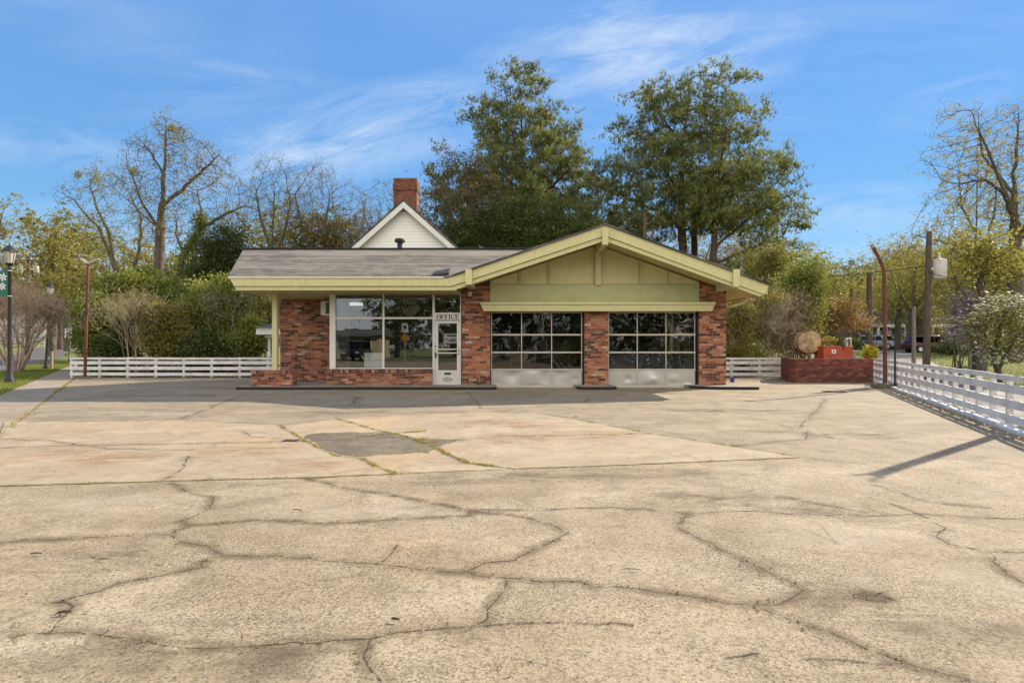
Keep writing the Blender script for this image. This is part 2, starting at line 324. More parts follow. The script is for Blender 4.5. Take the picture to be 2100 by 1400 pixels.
# lot surfaces
def paving(name, base, light, dark, speck=.5, stain=(.42,.26,.12), st=.3, micro=True, pscale=1.):
    q = NT(name, .9); v = q.coord()
    big = q.noise(v, .35*pscale, 5, .6, .4); mid = q.noise(v, 1.8, 6, .65); fine = q.noise(v, 75, 3, .7); vf = q.noise(v, 210, 2, .6)
    vd = q.coord((1,2.2,1), rot=(0,0,R(8))); streak = q.noise(vd, .6, 5, .65, .5)
    c = q.mix(q.rng(big, .3, .7), dark, base); c = q.mix(q.math('MULTIPLY', q.rng(streak, .45, .72), .8), c, light)
    c = q.mix(q.math('MULTIPLY', q.rng(mid, .48, .75), .45), c, tuple(x*.62 for x in dark))
    c = q.mix(q.math('MULTIPLY', q.rng(q.noise(v, .30, 4, .6, 1.), .50, .68), st), c, stain)
    pebble = q.n('ShaderNodeTexVoronoi', {'Vector': v, 'Scale': 150.}); pc = q.n('ShaderNodeSeparateColor', {0: pebble.outputs['Color']}).outputs[0]
    c = q.mix(q.math('MULTIPLY', q.rng(pc, .86, .97), speck*.3), c, tuple(min(.8, x*1.3) for x in light))
    area = q.rng(q.noise(v, .9, 4, .6, .6), .38, .62, .25, 1.)
    c = q.mix(q.math('MULTIPLY', q.math('MULTIPLY', q.rng(fine, .50, .60), area), speck), c, tuple(x*.16 for x in dark))
    c = q.mix(q.math('MULTIPLY', q.rng(vf, .55, .75), speck*.6), c, tuple(x*.35 for x in dark))
    g1 = q.noise(v, 52, 4, .75); g2 = q.noise(v, 14, 5, .8)
    c = q.mix(q.math('MULTIPLY', q.rng(g1, .53, .61), speck*.8), c, tuple(x*.25 for x in dark))
    c = q.mix(q.math('MULTIPLY', q.rng(g2, .56, .72), speck*.32), c, tuple(x*.45 for x in dark))
    c = q.mix(q.math('MULTIPLY', q.rng(g1, .44, .32), speck*.35), c, tuple(min(.7, x*1.25) for x in light))
    blot = q.noise(v, 2.6, 6, .75, .8); c = q.mix(q.math('MULTIPLY', q.rng(blot, .50, .66), .55), c, tuple(x*.5 for x in dark))
    h = q.math('ADD', fine, q.math('MULTIPLY', g1, .8))
    if micro:
        wv = q.n('ShaderNodeTexNoise', {'Vector': v, 'Scale': 7., 'Detail': 4.}).outputs[1]
        v2 = q.n('ShaderNodeVectorMath', {0: q.n('ShaderNodeVectorMath', {0: wv, 'Scale': .22}, operation='SCALE').outputs[0], 1: v}, operation='ADD').outputs[0]
        e = q.n('ShaderNodeTexVoronoi', {'Vector': v2, 'Scale': 9.}, feature='DISTANCE_TO_EDGE').outputs['Distance']
        msk = q.rng(q.noise(v, 2.6, 4, .7), .5, .62)
        ck = q.math('MULTIPLY', q.rng(e, .035, .0), msk); c = q.mix(q.math('MULTIPLY', ck, .5), c, tuple(x*.2 for x in dark))
        h = q.math('SUBTRACT', h, ck)
    q.col(c); q.bump(h, .55, .006); return q.m
M['lot_old'] = paving('worn_lot_surface', (.385,.31,.205), (.50,.425,.30), (.285,.22,.135), .85)
M['lot_slab'] = paving('pale_concrete_slab', (.38,.305,.205), (.46,.385,.275), (.32,.25,.16), .35, (.43,.30,.165), .75, False)
M['lot_far'] = paving('grey_lot_surface', (.33,.27,.18), (.42,.35,.25), (.24,.195,.125), .8, st=.1)
M['patch'] = paving('coarse_asphalt_patch', (.20,.165,.115), (.33,.28,.20), (.10,.082,.055), 1.0, (.22,.19,.04), .5, False, 3)
M['walk'] = paving('sidewalk_concrete', (.32,.265,.19), (.40,.34,.26), (.25,.2,.145), .35, st=.1, micro=False)
M['step'] = paving('entry_slab_concrete', (.30,.27,.225), (.38,.35,.29), (.20,.175,.14), .4, st=.1, micro=False)
M['hole'] = paving('rusty_filled_hole', (.19,.12,.065), (.29,.19,.11), (.09,.055,.03), .9, (.2,.08,.03), .6, False, 3)
def ribbon_mat(name, core, stain, corew=.1, fall=.95, jag=.4, stainamt=.5):
    q = NT(name, .95); uv = q.n('ShaderNodeTexCoord').outputs['UV']; sp = q.n('ShaderNodeSeparateXYZ', {0: uv})
    v = q.coord(); n = q.noise(v, 14, 6, .85); off = q.math('MULTIPLY', q.math('SUBTRACT', n, .5), jag)
    a = q.math('ABSOLUTE', q.math('ADD', sp.outputs[1], off))
    wn = q.rng(q.noise(v, 8, 5, .85), .38, .66, .02, 1.2)
    cw = q.math('MULTIPLY', wn, corew)
    cr = q.n('ShaderNodeMapRange', {0: a, 1: q.math('MULTIPLY', cw, 1.25), 2: q.math('MULTIPLY', cw, .55), 3: 0., 4: 1.}).outputs[0]
    edge = q.rng(q.math('ABSOLUTE', sp.outputs[1]), 1., .55)
    stn = q.math('MULTIPLY', q.math('MULTIPLY', q.rng(a, fall, 0., 0., 1.), q.rng(q.noise(v, 4, 5, .7), .38, .68)), stainamt)
    al = q.math('MAXIMUM', cr, q.math('MULTIPLY', stn, edge))
    q.col(q.mix(cr, stain, core)); q.l(al, q.b.inputs['Alpha']); return q.m
M['crack'] = ribbon_mat('pavement_crack', (.045,.032,.02), (.17,.125,.072), .08, .95, .5, .8)
M['crack_fine'] = ribbon_mat('fine_crack', (.03,.02,.014), (.16,.115,.07), .07, .9, .5, .35)
M['joint'] = ribbon_mat('mossy_joint', (.085,.07,.035), (.24,.21,.05), .13, .8, .7, .5)
def stain_mat(name, c, amt, lo=.42, hi=.66):
    q = NT(name, .9); uv = q.n('ShaderNodeSeparateXYZ', {0: q.n('ShaderNodeTexCoord').outputs['UV']}); y_ = uv.outputs[1]; v = q.coord(); en = q.math('MULTIPLY', q.rng(uv.outputs[0], 0., .25), q.rng(uv.outputs[0], 1., .75))
    fade = q.rng(q.math('ABSOLUTE', y_), 1., .1); n = q.rng(q.noise(q.coord((1,2.5,1)), 1.6, 6, .72, .5), lo, hi)
    q.col(c); q.l(q.math('MULTIPLY', q.math('MULTIPLY', q.math('MULTIPLY', fade, en), n), amt), q.b.inputs['Alpha']); return q.m
M['stain_rust'] = stain_mat('rust_stain', (.36,.19,.08), .6); M['stain_dark'] = stain_mat('dark_grime', (.11,.08,.05), .55); M['stain_pale'] = stain_mat('pale_wear', (.55,.48,.37), .5, .38, .62)
def grass_ground():
    q = NT('grass_ground', .95); v = q.coord(); n = q.noise(v, .18, 5, .6); f = q.noise(v, 9, 5, .75)
    c = q.ramp(n, [(.3, (.10,.15,.022)), (.5, (.17,.20,.035)), (.68, (.25,.22,.07))]); c = q.mix(q.rng(f, .4, .75), c, (.06,.075,.018))
    q.col(c); q.bump(f, 1., .06); return q.m
M['grass_ground'] = grass_ground()
M['soil'] = paint('leaf_litter_soil', (.10,.065,.035), .95, .4, 3, (.05,.035,.02), bump=.8)
M['weed'] = leaf_mat('yellow_weeds', (.20,.17,.03), (.30,.26,.04), (.38,.32,.08), .3)
M['grass'] = leaf_mat('grass_blades', (.08,.14,.02), (.16,.23,.03), (.30,.28,.09), .35)
M['leaf_yg'] = leaf_mat('yellow_green_leaves', (.13,.125,.03), (.27,.235,.055), (.42,.35,.11), .5)
M['leaf_pale'] = leaf_mat('pale_spring_leaves', (.12,.10,.028), (.27,.215,.055), (.44,.35,.12), .45)
M['leaf_dark'] = leaf_mat('dark_evergreen_leaves', (.02,.032,.010), (.055,.078,.02), (.15,.175,.045), .3, .5)
M['leaf_mid'] = leaf_mat('mid_green_leaves', (.05,.08,.018), (.17,.215,.045), (.38,.38,.09), .5, .5)
M['leaf_olive'] = leaf_mat('olive_leaves', (.06,.068,.018), (.19,.18,.04), (.38,.33,.09), .5)
M['leaf_bronze'] = leaf_mat('bronze_leaves', (.06,.045,.02), (.13,.095,.04), (.22,.17,.08), .3)
M['leaf_orange'] = leaf_mat('orange_leaves', (.13,.055,.028), (.27,.12,.055), (.36,.22,.11), .45)
M['leaf_tan'] = leaf_mat('dry_tan_leaves', (.17,.11,.07), (.33,.23,.14), (.48,.37,.25), .4)
M['leaf_yellow'] = leaf_mat('yellow_blossom', (.35,.30,.02), (.62,.52,.04), (.75,.66,.12), .4)
M['petal_white'] = leaf_mat('greenish_white_petals', (.13,.15,.07), (.33,.34,.22), (.58,.57,.45), .35)
M['petal_purple'] = leaf_mat('purple_blossom', (.14,.11,.18), (.27,.20,.35), (.40,.33,.46), .4)
M['needle'] = leaf_mat('pine_needles', (.05,.075,.026), (.17,.20,.058), (.40,.39,.12), .45)
M['needle_dark'] = leaf_mat('dark_pine_needles', (.04,.062,.026), (.13,.16,.05), (.36,.35,.11), .42)
# ------------------------------------------------------------------ ground, roads, lot
def grid_np(xs, ys):
    X, Y = np.meshgrid(xs, ys); Z = ground_h(X, Y); v = np.stack([X, Y, Z], -1).reshape(-1, 3); nx = len(xs)
    i, j = np.meshgrid(np.arange(nx-1), np.arange(len(ys)-1)); a = (j*nx+i).ravel()
    return v, np.stack([a, a+1, a+1+nx, a+nx], 1)
xs = np.unique(np.concatenate([np.linspace(-900,-130,8), np.arange(-126,130,2.), np.linspace(130,900,8)]))
ys = np.unique(np.concatenate([np.linspace(-400,-50,5), np.arange(-46,130,2.), np.linspace(134,1500,12)]))
tag(mesh_np('ground', *grid_np(xs, ys), M['grass_ground']), kind='structure')
def strip(name, fl, fr, y0, y1, off, mat, n=4, kind='structure'):
    ysn = np.arange(y0, y1+.01, 2.); v = []
    for y in ysn:
        a, b = fl(y), fr(y)
        for k in range(n+1): x = a+(b-a)*k/n; v.append((x, y, gh(x, y)+off))
    f = [(j*(n+1)+k, j*(n+1)+k+1, (j+1)*(n+1)+k+1, (j+1)*(n+1)+k) for j in range(len(ysn)-1) for k in range(n)]
    return tag(mesh_np(name, v, f, mat), kind=kind)
strip('street', lambda y: -12.6-.678*y, lambda y: -6.1-.678*y, 0, 124, .012, M['asphalt'])
strip('street_kerb', lambda y: -13.0-.678*y, lambda y: -12.62-.678*y, 0, 124, .10, M['walk'], 1)
strip('sidewalk', lambda y: -3.15-.678*y, lambda y: -1.72-.678*y, 6, 60, .020, M['walk'], 2)
strip('side_street', lambda y: .6*y+1.0, lambda y: .6*y+4.6, 2, 120, .010, M['asphalt'])
strip('street_behind', lambda y: -80, lambda y: 60, -30, -20, .010, M['asphalt'], 20)
def sheet(name, pts, z, mat, kind='structure'):
    return tag(MB().add([(x,y,z) for x,y in pts], [list(range(len(pts)))]).build(name, mat), kind=kind)
fence_x = lambda y: 3.93+.448*y
def side_x(y): return -1.72-.678*np.maximum(y, 6)
sheet('parking_lot', [(side_x(-14),-14),(6,-14),(6,3.0),(fence_x(24)+.1,24),(11.2,24.6),(11.2,26),(-8,26),(-8.0,25.1),(-18.6,25.0),(side_x(6),6)], .024, M['lot_far'])
sheet('near_pavement', [(-14,-14),(5.9,-14),(5.9,3.0),(fence_x(7)-.4,7.0), *[G(*p) for p in ((1780,956),(1640,943),(1300,958),(1055,967),(800,978),(650,985),(330,993),(0,1003))], (-5.3,5.5),(-14,5.8)], .028, M['lot_old'])
slab_poly = [G(*p) for p in ((0,1003),(330,993),(650,985),(800,976),(740,944),(690,938),(620,905),(575,877),(700,861),(870,853),(1000,848),(1100,850),(1165,860),(1330,893),(1640,943),(1300,958),(1055,967),(960,955),(905,936),(900,924),(940,907),(850,903),(760,882),(700,863),(578,875),(360,866),(10,869))]
sheet('concrete_slab', [G(*p) for p in ((10,869),(360,866),(575,876),(620,905),(690,939),(740,944),(800,978),(650,985),(330,993),(0,1003))]+[(side_x(5.6)+.3,5.6),(side_x(8)+.1,8)], .032, M['lot_slab'])
sheet('concrete_slab', [G(*p) for p in ((700,861),(870,853),(1000,848),(1100,850),(1165,860),(1330,893),(1640,943),(1300,958),(1055,967),(960,955),(900,924),(940,907),(850,903),(760,882))], .032, M['lot_slab'])
sheet('small_slab', [G(*p) for p in ((735,943),(905,936),(960,955),(1055,967),(800,978))], .0295, M['lot_slab'])
def rough_poly(pts, amp, seed, step=.15):
    rnd = random.Random(seed); o = []
    for (x0,y0),(x1,y1) in zip(pts, pts[1:]):
        L = math.hypot(x1-x0, y1-y0); n = max(1, int(L/step)); nx, ny = -(y1-y0)/L, (x1-x0)/L
        for k in range(n):
            t = k/n; j = rnd.gauss(0, amp)*(0 if k == 0 else 1); o.append((x0+(x1-x0)*t+nx*j, y0+(y1-y0)*t+ny*j))
    return o+[pts[-1]]
def rag(pts, amp, seed): p = [G(*q) for q in pts]; return rough_poly(p+[p[0]], amp, seed, .12)[:-1]
sheet('asphalt_patch', [G(*p) for p in ((575,877),(700,861),(760,882),(850,903),(945,906),(900,924),(905,937),(735,944),(690,939),(620,905))], .030, M['lot_slab'])
sheet('coarse_patch', rag(((625,900),(640,893),(700,890),(740,891),(790,889),(850,902),(938,907),(930,912),(893,922),(880,934),(800,937),(735,941),(692,936),(655,920)), .035, 3), .0315, M['patch'])
def ribbon(mb, uvs, pts, w, z):
    P_ = np.array(pts); d = np.gradient(P_, axis=0); d /= np.maximum(np.linalg.norm(d, axis=1), 1e-6)[:,None]; nrm = np.stack([-d[:,1], d[:,0]], 1)
    b = len(mb.v); L = 0; b0 = len(uvs)
    for i, (p, q) in enumerate(zip(P_, nrm)):
        if i: L += np.linalg.norm(P_[i]-P_[i-1])
        mb.v += [(p[0]-q[0]*w, p[1]-q[1]*w, z), (p[0]+q[0]*w, p[1]+q[1]*w, z)]; uvs += [(L,-1), (L,1)]
    for i in range(b0, len(uvs)): uvs[i] = (uvs[i][0]/max(L, 1e-6), uvs[i][1])
    for i in range(len(P_)-1): mb.f.append([b+2*i, b+2*i+2, b+2*i+3, b+2*i+1]); mb.m.append(0)
def ribbons(name, lines, mat, z, w=None, amp=.02):
    mb = MB(); uvs = []
    for i, ln in enumerate(lines):
        g = [G(*p) for p in ln]; d = np.mean([q[1] for q in g]); ww = w or .05+.011*d
        ribbon(mb, uvs, rough_poly(g, amp*(.6+d*.08), i+7, .05+.012*d), ww, z+.0002*i)
    o = mb.build(name, mat); me = o.data; uv = me.uv_layers.new(name='UVMap')
    for lp in me.loops: uv.data[lp.index].uv = uvs[lp.vertex_index]
    return tag(o, kind='structure')
cracks = [
 [(350,995),(370,1005),(400,1020),(437,1025),(430,1050),(410,1060),(370,1075),(388,1086),(350,1105),(375,1120),(425,1127),(460,1148),(520,1150),(600,1153),(780,1166),(880,1178),(950,1184),(1035,1195),(1150,1202),(1300,1216),(1400,1230),(1530,1250),(1640,1290),(1770,1340),(1870,1378),(1990,1410)],
 [(388,1086),(450,1080),(560,1074),(640,1080),(800,1073),(960,1065),(975,1054)],
 [(-60,1126),(0,1122),(110,1115),(250,1107),(347,1105)],
 [(620,985),(730,1010),(850,1030),(960,1052),(1030,1062),(1130,1082),(1165,1100),(1120,1125),(1065,1150),(1060,1157),(990,1165),(955,1183)],
 [(1410,1060),(1385,1085),(1440,1115),(1500,1145),(1580,1185),(1648,1220),(1620,1238),(1545,1250)],
 [(430,1155),(415,1160),(415,1172),(330,1190),(250,1205),(150,1235),(130,1240),(150,1255),(120,1285),(105,1308)],
 [(20,1322),(60,1310),(150,1308),(230,1318),(330,1335),(430,1343),(560,1335),(690,1325),(760,1322),(870,1305),(970,1298),(1000,1280),(1000,1262),(1020,1240),(1035,1218),(1040,1200)],
 [(760,1325),(745,1360),(755,1380),(775,1400),(790,1425)],
 [(1752,1229),(1775,1224),(1805,1229),(1828,1240),(1805,1243),(1770,1240),(1752,1230)],
 [(2030,1142),(2050,1172),(2100,1205),(2160,1235)]]
fine = [
 [(960,1052),(1130,1052),(1260,1047),(1400,1058),(1550,1055),(1640,1062),(1790,1065),(1880,1060),(1990,1068),(2160,1072)],
 [(1590,1025),(1680,1040),(1780,1060)],
 [(1780,1025),(1880,1060),(1940,1090),(1920,1108),(1950,1125),(2030,1140),(2130,1142)],
 [(1485,1363),(1560,1352)],[(1650,1365),(1740,1368),(1830,1376)],[(980,1297),(1060,1290),(1150,1288),(1300,1296)],
 [(815,1125),(800,1150),(785,1163)],[(490,887),(515,900),(595,905)],[(1690,820),(1680,840),(1655,865),(1640,880)],[(1600,875),(1660,888),(1655,905),(1600,908),(1500,920)],
 [(370,862),(415,845),(490,815)],[(735,815),(720,832)],[(990,848),(1100,850),(1165,860)],[(0,905),(100,907),(220,925),(400,928)],
 [(0,923),(160,918),(420,914),(590,910),(720,905)],[(385,940),(380,962),(333,992)],[(1560,850),(1440,846),(1300,838)],[(1790,1000),(1900,1035),(2040,1050)]]
joints = [
 [(575,877),(620,905),(690,940),(740,945),(770,962),(808,976)],[(690,862),(760,882),(850,903),(945,907)],[(885,916),(905,930),(960,955),(1055,967)],
 [(945,907),(1020,900),(1330,893)],[(1165,860),(1250,876),(1330,893),(1480,915),(1640,943)],
 [(0,1003),(330,993),(650,985),(800,978),(1055,967),(1300,958),(1640,943),(1780,957)],[(10,869),(360,866),(578,873),(700,861),(870,853),(1000,848)],
 [(960,805),(975,825),(990,842)],[(1215,815),(1195,828)],[(1460,800),(1560,812)],[(735,900),(810,893),(870,888)],[(850,905),(870,914),(900,910)]]
ribbons('pavement_cracks', cracks, M['crack'], .0292)
ribbons('fine_pavement_cracks', fine[:6], M['crack_fine'], .0310, amp=.016); ribbons('slab_cracks', fine[6:], M['crack_fine'], .0335, amp=.016)
ribbons('mossy_joints', joints, M['joint'], .0368, w=.07, amp=.012)
sheet('patched_hole', rag(((1746,1230),(1765,1224),(1795,1225),(1822,1233),(1836,1241),(1815,1246),(1780,1243),(1757,1238)), .012, 9), .0288, M['hole'])
ribbons('rust_stains', [[(960,905),(1100,899),(1330,894)],[(900,868),(1040,872),(1180,880)],[(380,935),(520,925),(640,918)],[(0,945),(120,940),(330,950)],[(700,965),(560,960)]], M['stain_rust'], .0341, w=.55, amp=.01)
ribbons('grime_streaks', [[(700,1000),(1000,985),(1350,975),(1620,985)],[(1010,907),(1060,906),(1110,906)],[(1250,1010),(1600,1040),(1950,1090)],[(1500,1150),(1750,1260),(2050,1360)],[(0,1180),(150,1165),(340,1120)],[(40,1330),(300,1345),(560,1350),(800,1330)],[(1980,1290),(2090,1330),(2180,1370)]], M['stain_dark'], .0289, w=.36, amp=.01)
ribbons('pale_wear', [[(40,1043),(200,1035),(380,1022)],[(600,1062),(780,1060),(930,1052)],[(1900,1180),(2000,1195),(2120,1215)],[(1500,1120),(1700,1100),(1900,1140)],[(1750,1180),(1800,1200)],[(1950,1010),(2090,1020)]], M['stain_pale'], .0285, w=.30, amp=.03)
ribbons('grime_streaks', [[(200,806),(300,800),(420,797),(500,800)],[(190,818),(340,812),(480,812)],[(560,850),(800,846),(960,850)],[(1330,850),(1500,842),(1700,850)],[(1500,880),(1700,900),(1900,890)],[(1250,800),(1330,805),(1420,812)]], M['stain_dark'], .0262, w=.45, amp=.01)
def blades(name, pts, hgt, wid, mat, seed, lean=.5, kind='stuff', label=None, cat=None):
    rg = np.random.default_rng(seed); P_ = np.asarray(pts, float); n = len(P_); a = rg.uniform(0, 2*np.pi, n); hh = hgt*rg.uniform(.45, 1.25, n)
    dx_, dy_ = np.cos(a)*wid*.5, np.sin(a)*wid*.5; le = rg.normal(0, lean, (n,2))*hh[:,None]
    v = np.empty((n,3,3)); v[:,0] = P_; v[:,0,0] -= dx_; v[:,0,1] -= dy_; v[:,1] = P_; v[:,1,0] += dx_; v[:,1,1] += dy_
    v[:,2] = P_; v[:,2,2] += hh; v[:,2,0] += le[:,0]; v[:,2,1] += le[:,1]
    return tag(mesh_np(name, v.reshape(-1,3), np.arange(3*n).reshape(-1,3), mat, tint=rg.random(n)), label, cat, kind=kind)
rg = np.random.default_rng(5); pts = []
for li, ln in enumerate(joints):
    g = np.array([G(*p) for p in ln]); dens = (520, 260, 340, 60, 200, 80, 40, 50, 50, 50, 260, 300)[li]
    seg = np.linalg.norm(np.diff(g, axis=0), axis=1); cum = np.concatenate([[0], np.cumsum(seg)])
    cl = rg.uniform(0, cum[-1], max(4, dens//14)); s = np.clip(rg.choice(cl, dens)+rg.normal(0, .05, dens), 0, cum[-1])
    x = np.interp(s, cum, g[:,0])+rg.normal(0, .016, dens); y = np.interp(s, cum, g[:,1])+rg.normal(0, .016, dens); pts.append(np.stack([x, y, np.full(dens, .03)], 1))
s = rg.uniform(-2, 23, 2600); s = s[rg.random(len(s)) < .35+.65*(np.sin(s*1.9)+np.sin(s*.7+1) > .2)]
pts.append(np.stack([side_x(s)+rg.normal(0, .045, len(s)), s, np.full(len(s), .03)], 1))
blades('crack_weeds', np.concatenate(pts), .028, .013, M['weed'], 3, 1.0, label='short yellow green weeds and moss growing in the pavement joints', cat='weeds')
# grass verge between sidewalk and street, and blades beyond fences
def in_band(n, y0, y1, fa, fb, seed, z=0):
    r = np.random.default_rng(seed); y = y0+(y1-y0)*r.random(n)**1.3; t = r.random(n); x = fa(y)+(fb(y)-fa(y))*t; return np.stack([x, y, ground_h(x, y)+z], 1)
blades('grass', in_band(70000, 9, 50, lambda y: -6.05-.678*y, lambda y: -3.12-.678*y, 8), .085, .022, M['grass'], 9, .6, label='bright green grass verge between sidewalk and street', cat='grass')
blades('grass', in_band(60000, 13, 60, lambda y: .6*y+4.6, lambda y: .6*y+24, 18), .07, .03, M['grass'], 19, .6, label='sunlit mown lawn beyond the side street', cat='grass')
# leafy soil bank behind the lot fences
sheet('soil_bank', [(-60,25.4),(-8.2,25.4),(-8.2,60),(-60,60)][:4], .006, M['soil']) if False else None
def soil():
    v = []; f = []
    for (x0, x1, y0, y1) in ((-18.0,-8.9,25.6,48),(7.2,15.5,25.0,48)):
        b = len(v); v += [(x0,y0,.035),(x1,y0,.035),(x1+ (0 if x0<0 else 10),y1,.05+gh(x1,y1)),(x0-(12 if x0<0 else 0),y1,.05)]; f.append((b,b+1,b+2,b+3))
    return tag(mesh_np('soil', v, f, M['soil']), kind='structure')
soil()

# ------------------------------------------------------------------ SERVICE STATION
Y0, YF = 18.75, 17.3
S = empty('service_station', (0, Y0, 0), 0, 'low brick service station with green fascia, glass office and two garage bays', 'building')
def b_(px, py=None): return (px-CX)/64. if py is None else H-(py-HY)/64.
class SB(MB):
    def build(s, name, mats, parent=None, **k):
        p = parent if parent is not None else S
        s.v = [(x, y-Y0, z) for x, y, z in s.v]; return super().build(name, mats, p, **k)
EN = lambda x: 4.93-(.3355 if x < 2.75 else .366)*abs(x-2.75)      # garage roof height at x
RX0, RX1, KX = -8.36, 7.61, -1.9
EH = 3.37                                                          # top of level eave
# walls
def wall(pts, y0, y1, name='brick_wall', mat='brick'): return SB().prism(pts, y0, y1).build(name, M[mat])
wall([(-1.63,.0),(-.70,.0),(-.70,EN(-.70)-.35),(-1.63,EN(-1.63)-.35)], Y0, Y0+.30, 'brick_pillar')
wall([(2.33,0),(3.08,0),(3.08,2.55),(2.33,2.55)], Y0, Y0+.30, 'brick_pillar')
wall([(6.0,0),(6.86,0),(6.86,EN(6.86)-.30),(6.0,EN(6.0)-.35)], Y0, Y0+.30, 'brick_pillar')
SB().box((6.56,Y0+.30,0),(6.86,22.88,EN(6.86)-.2)).box((6.56,23.57,0),(6.86,27.0,EN(6.86)-.2)).box((6.56,22.88,0),(6.86,23.57,1.18)).box((6.56,22.88,2.37),(6.86,23.57,EN(6.86)-.2)).build('side_wall', M['brick'])
SB().box((-8.12,20.5,0),(-5.90,20.75,3.15)).build('porch_wall', M['brick'])
SB().box((-8.12,20.75,0),(-7.87,25.5,3.1)).build('side_wall', M['brick'])
SB().box((-5.90,Y0+.16,.1),(-5.76,20.75,3.1)).build('office_side_wall', M['white'])
# back wall of the garage with an opening that lets daylight in; back wall of office
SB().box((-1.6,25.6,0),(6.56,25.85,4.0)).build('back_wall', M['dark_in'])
oy0, oy1, oz0, oz1 = 22.88, 23.57, 1.18, 2.37
fr_ = SB(); fr_.box((6.6,oy0,oz0),(6.66,oy0+.04,oz1)).box((6.6,oy1-.04,oz0),(6.66,oy1,oz1)).box((6.6,oy0+.31,oz0),(6.66,oy0+.36,oz1)).box((6.6,oy0+.04,1.60),(6.66,oy0+.31,1.65)).box((6.6,oy0+.36,1.60),(6.66,oy1-.04,1.65)); sw_ = fr_.build('side_window_frame', M['black'])
fq = NT('frosted_pane'); ft = fq.n('ShaderNodeBsdfTranslucent', {'Color': (.9,.9,.85,1)}); fq.l(ft.outputs[0], fq.o.inputs[0])
SB().quad((6.72,oy0,oz0),(6.72,oy1,oz0),(6.72,oy1,oz1),(6.72,oy0,oz1)).build('frosted_pane', fq.m, sw_)
SB().box((6.38,23.65,.09),(6.555,24.25,2.5)).build('interior_post', M['soffit']); SB().box((6.38,21.3,.09),(6.555,21.75,2.5)).build('interior_post', M['soffit'])
SB().box((6.34,20.95,1.35),(6.37,21.5,1.95)).build('wall_chart', M['paper'])
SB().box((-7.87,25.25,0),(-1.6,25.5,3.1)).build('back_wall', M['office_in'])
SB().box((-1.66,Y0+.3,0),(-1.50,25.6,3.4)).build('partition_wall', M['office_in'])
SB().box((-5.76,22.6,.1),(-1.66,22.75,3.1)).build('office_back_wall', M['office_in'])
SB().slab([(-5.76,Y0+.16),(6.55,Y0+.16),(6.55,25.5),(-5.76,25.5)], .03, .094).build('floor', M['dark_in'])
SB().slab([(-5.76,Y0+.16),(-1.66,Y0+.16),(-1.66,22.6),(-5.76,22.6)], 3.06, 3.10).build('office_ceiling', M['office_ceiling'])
# workshop clutter: bench against back wall
SB().box((-.2,25.0,.85),(2.6,25.55,.92)).box((-.1,25.1,.1),(0,25.2,.85)).box((2.4,25.1,.1),(2.5,25.2,.85)).build('work_bench', M['wood_pole'])
# brick bulkhead under the window
SB().box((-5.92,Y0-.08,.10),(-2.55,Y0+.18,.50)).build('window_bulkhead', M['brick'])
SB().box((-5.94,Y0-.10,.50),(-2.55,Y0+.20,.625)).build('bulkhead_cap', M['brick_soldier'])
pl = SB().box((-8.08,18.15,.10),(-6.82,18.55,.50)).build('planter', M['brick'])
SB().box((-8.10,18.13,.50),(-6.80,18.57,.60)).build('planter_cap', M['brick_soldier'])
# green post on planter
SB().box((-7.50,18.28,.60),(-7.35,18.43,3.02)).build('porch_post', M['green'], bevel=.006)
SB().prism([(-7.52,3.0),(-7.72,3.0),(-7.52,2.72)][::-1], 18.30, 18.41).build('post_brace', M['green'])
# entry slabs with black painted front edges
SB().slab([(-8.40,17.85),(-.62,17.85),(-.50,17.95),(-.50,18.72),(-.9,20.6),(-8.85,20.6)], 0, .118).build('entry_slab', M['step'], bevel=.012)
SB().slab([(-8.415,17.838),(-.62,17.838),(-.485,17.945),(-.485,18.3),(-.50,18.3),(-.51,17.955),(-.625,17.849),(-8.415,17.849)], .0, .110).build('slab_edge', M['black_paint'])
def island(x0, x1, n, r=.22):
    p = [(x0-.05,Y0+.28),(x0-.05,18.1)]+[(x0+r-r*math.cos(a), 17.9+r-r*math.sin(a)) for a in (.3,.8,1.3)]+[(x1-r+r*math.sin(a), 17.9+r-r*math.cos(a)) for a in (.2,.7,1.2)]+[(x1,18.1),(x1,Y0+.28)]
    SB().slab(p, 0, .118).build('entry_slab', M['step'], bevel=.01)
    c = (sum(a for a,_ in p)/len(p), sum(b for _,b in p)/len(p))
    q = [(a+(.014 if a > c[0] else -.014), b-.014) for a, b in p[1:-1]]
    SB().slab(q, 0, .110).build('slab_edge', M['black_paint'])
island(2.05, 3.22, 0)
SB().slab([(5.55,Y0+.28),(5.6,18.5),(6.0,18.05),(6.5,17.92),(7.55,17.88),(7.55,20.4),(6.87,20.4),(6.87,Y0-.005)], 0, .118).build('entry_slab', M['step'], bevel=.012)
SB().slab([(5.586,18.49),(5.99,18.035),(6.5,17.906),(7.4,17.866),(7.55,17.868),(7.55,17.876),(6.5,17.918),(5.995,18.047),(5.6,18.5)], 0, .108).build('slab_edge', M['black_paint'])
# roof: level wing, gable over garage
rf = SB(); T = .03
RY, RZ = 21.57, 4.89
kx = KX
